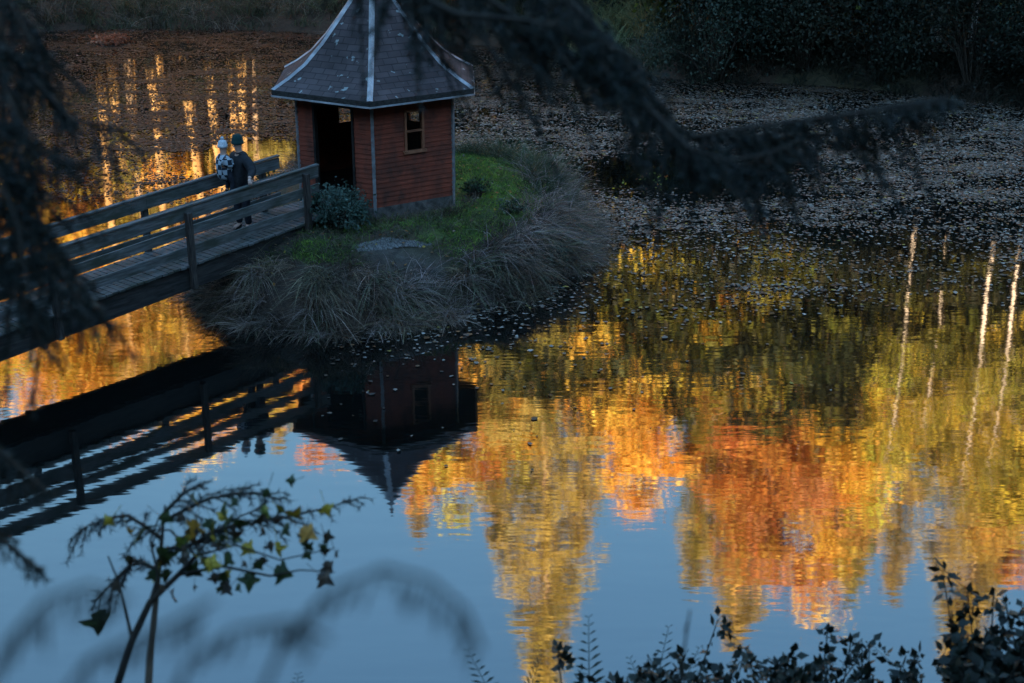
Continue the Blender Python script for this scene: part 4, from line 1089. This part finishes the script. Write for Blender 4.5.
def bramble(px0, px1, py, depth, n, label, seed, hh=.55, leaf=.062, sprd=.18, cat='bramble'):
    g = np.random.default_rng(seed); c = ray((px0 + px1) / 2, py, depth); z = gh(c[0], c[1]); root = empty('bramble', (c[0], c[1], z)); tag(root, label, cat, 'brambles along the near bank')
    st = MB(); lf = MB(); half = (px1 - px0) / 2 / FPX * depth; top = c[2] - z
    for i in range(n):
        x0 = g.uniform(-half, half); y0 = g.normal(0, sprd); zz = gh(c[0] + x0, c[1] + y0) - z
        tx = np.clip(x0 + g.normal(0, .3), -half, half); h = max(.25, top - zz) * g.uniform(.7, 1.0)
        p = [np.array([x0, y0, zz - .05]), np.array([x0 * .6 + tx * .4, y0, zz + h * .7]), np.array([tx, y0 + .05, zz + h]), np.array([tx + g.normal(0, .12), y0 - .05, zz + h * .9])]
        st.tube(p, [.006, .005, .003, .002], 4, False)
        for k in range(16):
            t = g.uniform(.3, 3); a = int(min(2, t)); b = p[a] + (p[a + 1] - p[a]) * (t - a)
            for j in range(3):
                d = g.normal(0, 1, 3) + [0, 0, .1]; nn = unit(g.normal(0, .6, 3) + np.array([0, -.3, 1])); s = leaf * g.uniform(.3, 1.25); d = d / np.linalg.norm(d); cc = np.cross(nn, d); cc /= np.linalg.norm(cc)
                q0 = b + d * .02; lf.quad(q0, q0 + d * s * .4 + cc * s * .33, q0 + d * s, q0 + d * s * .4 - cc * s * .33)
    st.build('stem', M['twig'], root); lf.build('foliage', M['bramble'], root)


M['bramble'] = mat_noise('bramble_leaf', (.007, .009, .006), (.018, .022, .012), 14, .5)
bramble(650, 800, 664, 7.4, 40, 'dark bramble patch along the bottom edge right of the ferns', 1)
bramble(790, 935, 667, 7.6, 40, 'lower bramble with round dark leaves between the patch and corner bush', 2)
bramble(560, 690, 672, 7.2, 18, 'small low bramble under the broad ferns', 3)
bramble(975, 1090, 622, 7.2, 60, 'tall dark leafy bush filling the bottom right corner', 4, leaf=.07, cat='bush', sprd=.22)
bramble(955, 1060, 655, 7.4, 40, 'lower skirt of dark leaves at the foot of the corner bush', 5, leaf=.068)


def arch(pts, depth, label, seed, r=.008, group='blurred dead stems before the water'):
    P = [ray(px, py, depth) for px, py in pts]; b = P[0].copy(); b[2] = gh(b[0], b[1]) - .03; root = empty('dead_stem', tuple(b)); tag(root, label, 'dead stem', group)
    g = np.random.default_rng(seed); st = MB(); Q = [b] + P; K = [np.zeros(3)] + [p - b for p in P]; st.tube(K, list(np.linspace(r, .002, len(K))), 6); st.build('stem', M['twig'], root)
    m = MB()
    for k in range(2, len(K) - 1):
        for j in range(5):
            a = K[k] + (K[k + 1] - K[k]) * j / 5; d = np.array([g.normal(-.25, .15), g.normal(0, .3), -1]); d /= np.linalg.norm(d); ln = g.uniform(.015, .045); w = np.array([.0013, .0006, 0])
            m.quad(a - w, a + d * ln * .5 - w * 1.5, a + d * ln, a + d * ln * .5 + w * 1.5)
    m.build('leaflet', M['deadleaf'], root)['kind'] = 'stuff'


M['deadleaf'] = mat_noise('dead_leaflet', (.03, .03, .03), (.06, .055, .05), 14, .9)
arch([(250, 720), (285, 640), (330, 590), (385, 568), (430, 580), (465, 610), (482, 650)], 1.05, 'faint out-of-focus stem arching highest over the blue water', 1, .0024)
arch([(60, 700), (90, 660), (130, 640), (170, 625), (215, 600)], 1.0, 'faint out-of-focus twig crossing behind the sapling stem', 2, .0022)
arch([(-20, 700), (10, 640), (45, 600), (90, 585), (130, 600)], 1.0, 'faint out-of-focus twig in the bottom left corner', 4, .0022)
arch([(160, 720), (190, 660), (235, 630), (290, 620), (330, 640)], 1.0, 'faint out-of-focus twig low beside the highest arching stem', 5, .002)
arch([(690, 730), (680, 690), (684, 650), (690, 610)], 3.2, 'thin upright out-of-focus stalk right of the bottom centre', 3, .005)

# ------------------------------------------------------------------ camera, light, render
cam = bpy.data.cameras.new('camera'); cam.lens = 50; cam.sensor_width = 36; cam.clip_start = .05; cam.clip_end = 4000
cam.dof.use_dof = True; cam.dof.focus_distance = 32; cam.dof.aperture_fstop = 2.8
co = bpy.data.objects.new('camera', cam); COL.objects.link(co); co.location = (0, 0, CAM_H); co.rotation_euler = (R(90) - PITCH, 0, 0); SC.camera = co

SUN_EL, SUN_AZ = R(21.5), R(8)      # the sun stands behind the viewer; AZ turns it to the left
sd = Vector((-math.sin(SUN_AZ) * math.cos(SUN_EL), -math.cos(SUN_AZ) * math.cos(SUN_EL), math.sin(SUN_EL)))
sl = bpy.data.lights.new('sun', 'SUN'); sl.energy = 5.0; sl.angle = R(.5); sl.color = (1.0, .78, .52)
so = bpy.data.objects.new('sun', sl); COL.objects.link(so); so.rotation_euler = sd.to_track_quat('Z', 'Y').to_euler()
w = bpy.data.worlds.new('World'); SC.world = w; w.use_nodes = True; nt = w.node_tree
bg = nt.nodes['Background']; sky = nt.nodes.new('ShaderNodeTexSky'); sky.sky_type = 'NISHITA'; sky.sun_disc = False
sky.sun_elevation = SUN_EL; sky.sun_rotation = math.atan2(sd.x, sd.y); sky.air_density = 2.5; sky.dust_density = .4; sky.ozone_density = 9.0
nt.links.new(sky.outputs[0], bg.inputs[0]); bg.inputs[1].default_value = .064
SC.view_settings.view_transform = 'Standard'; SC.view_settings.look = 'None'; SC.view_settings.gamma = 1; SC.view_settings.exposure = 3.1
SC.render.engine = 'CYCLES'; SC.cycles.use_denoising = True; SC.cycles.max_bounces = 6; SC.cycles.transparent_max_bounces = 8
SC.cycles.caustics_reflective = False; SC.cycles.sample_clamp_indirect = 6
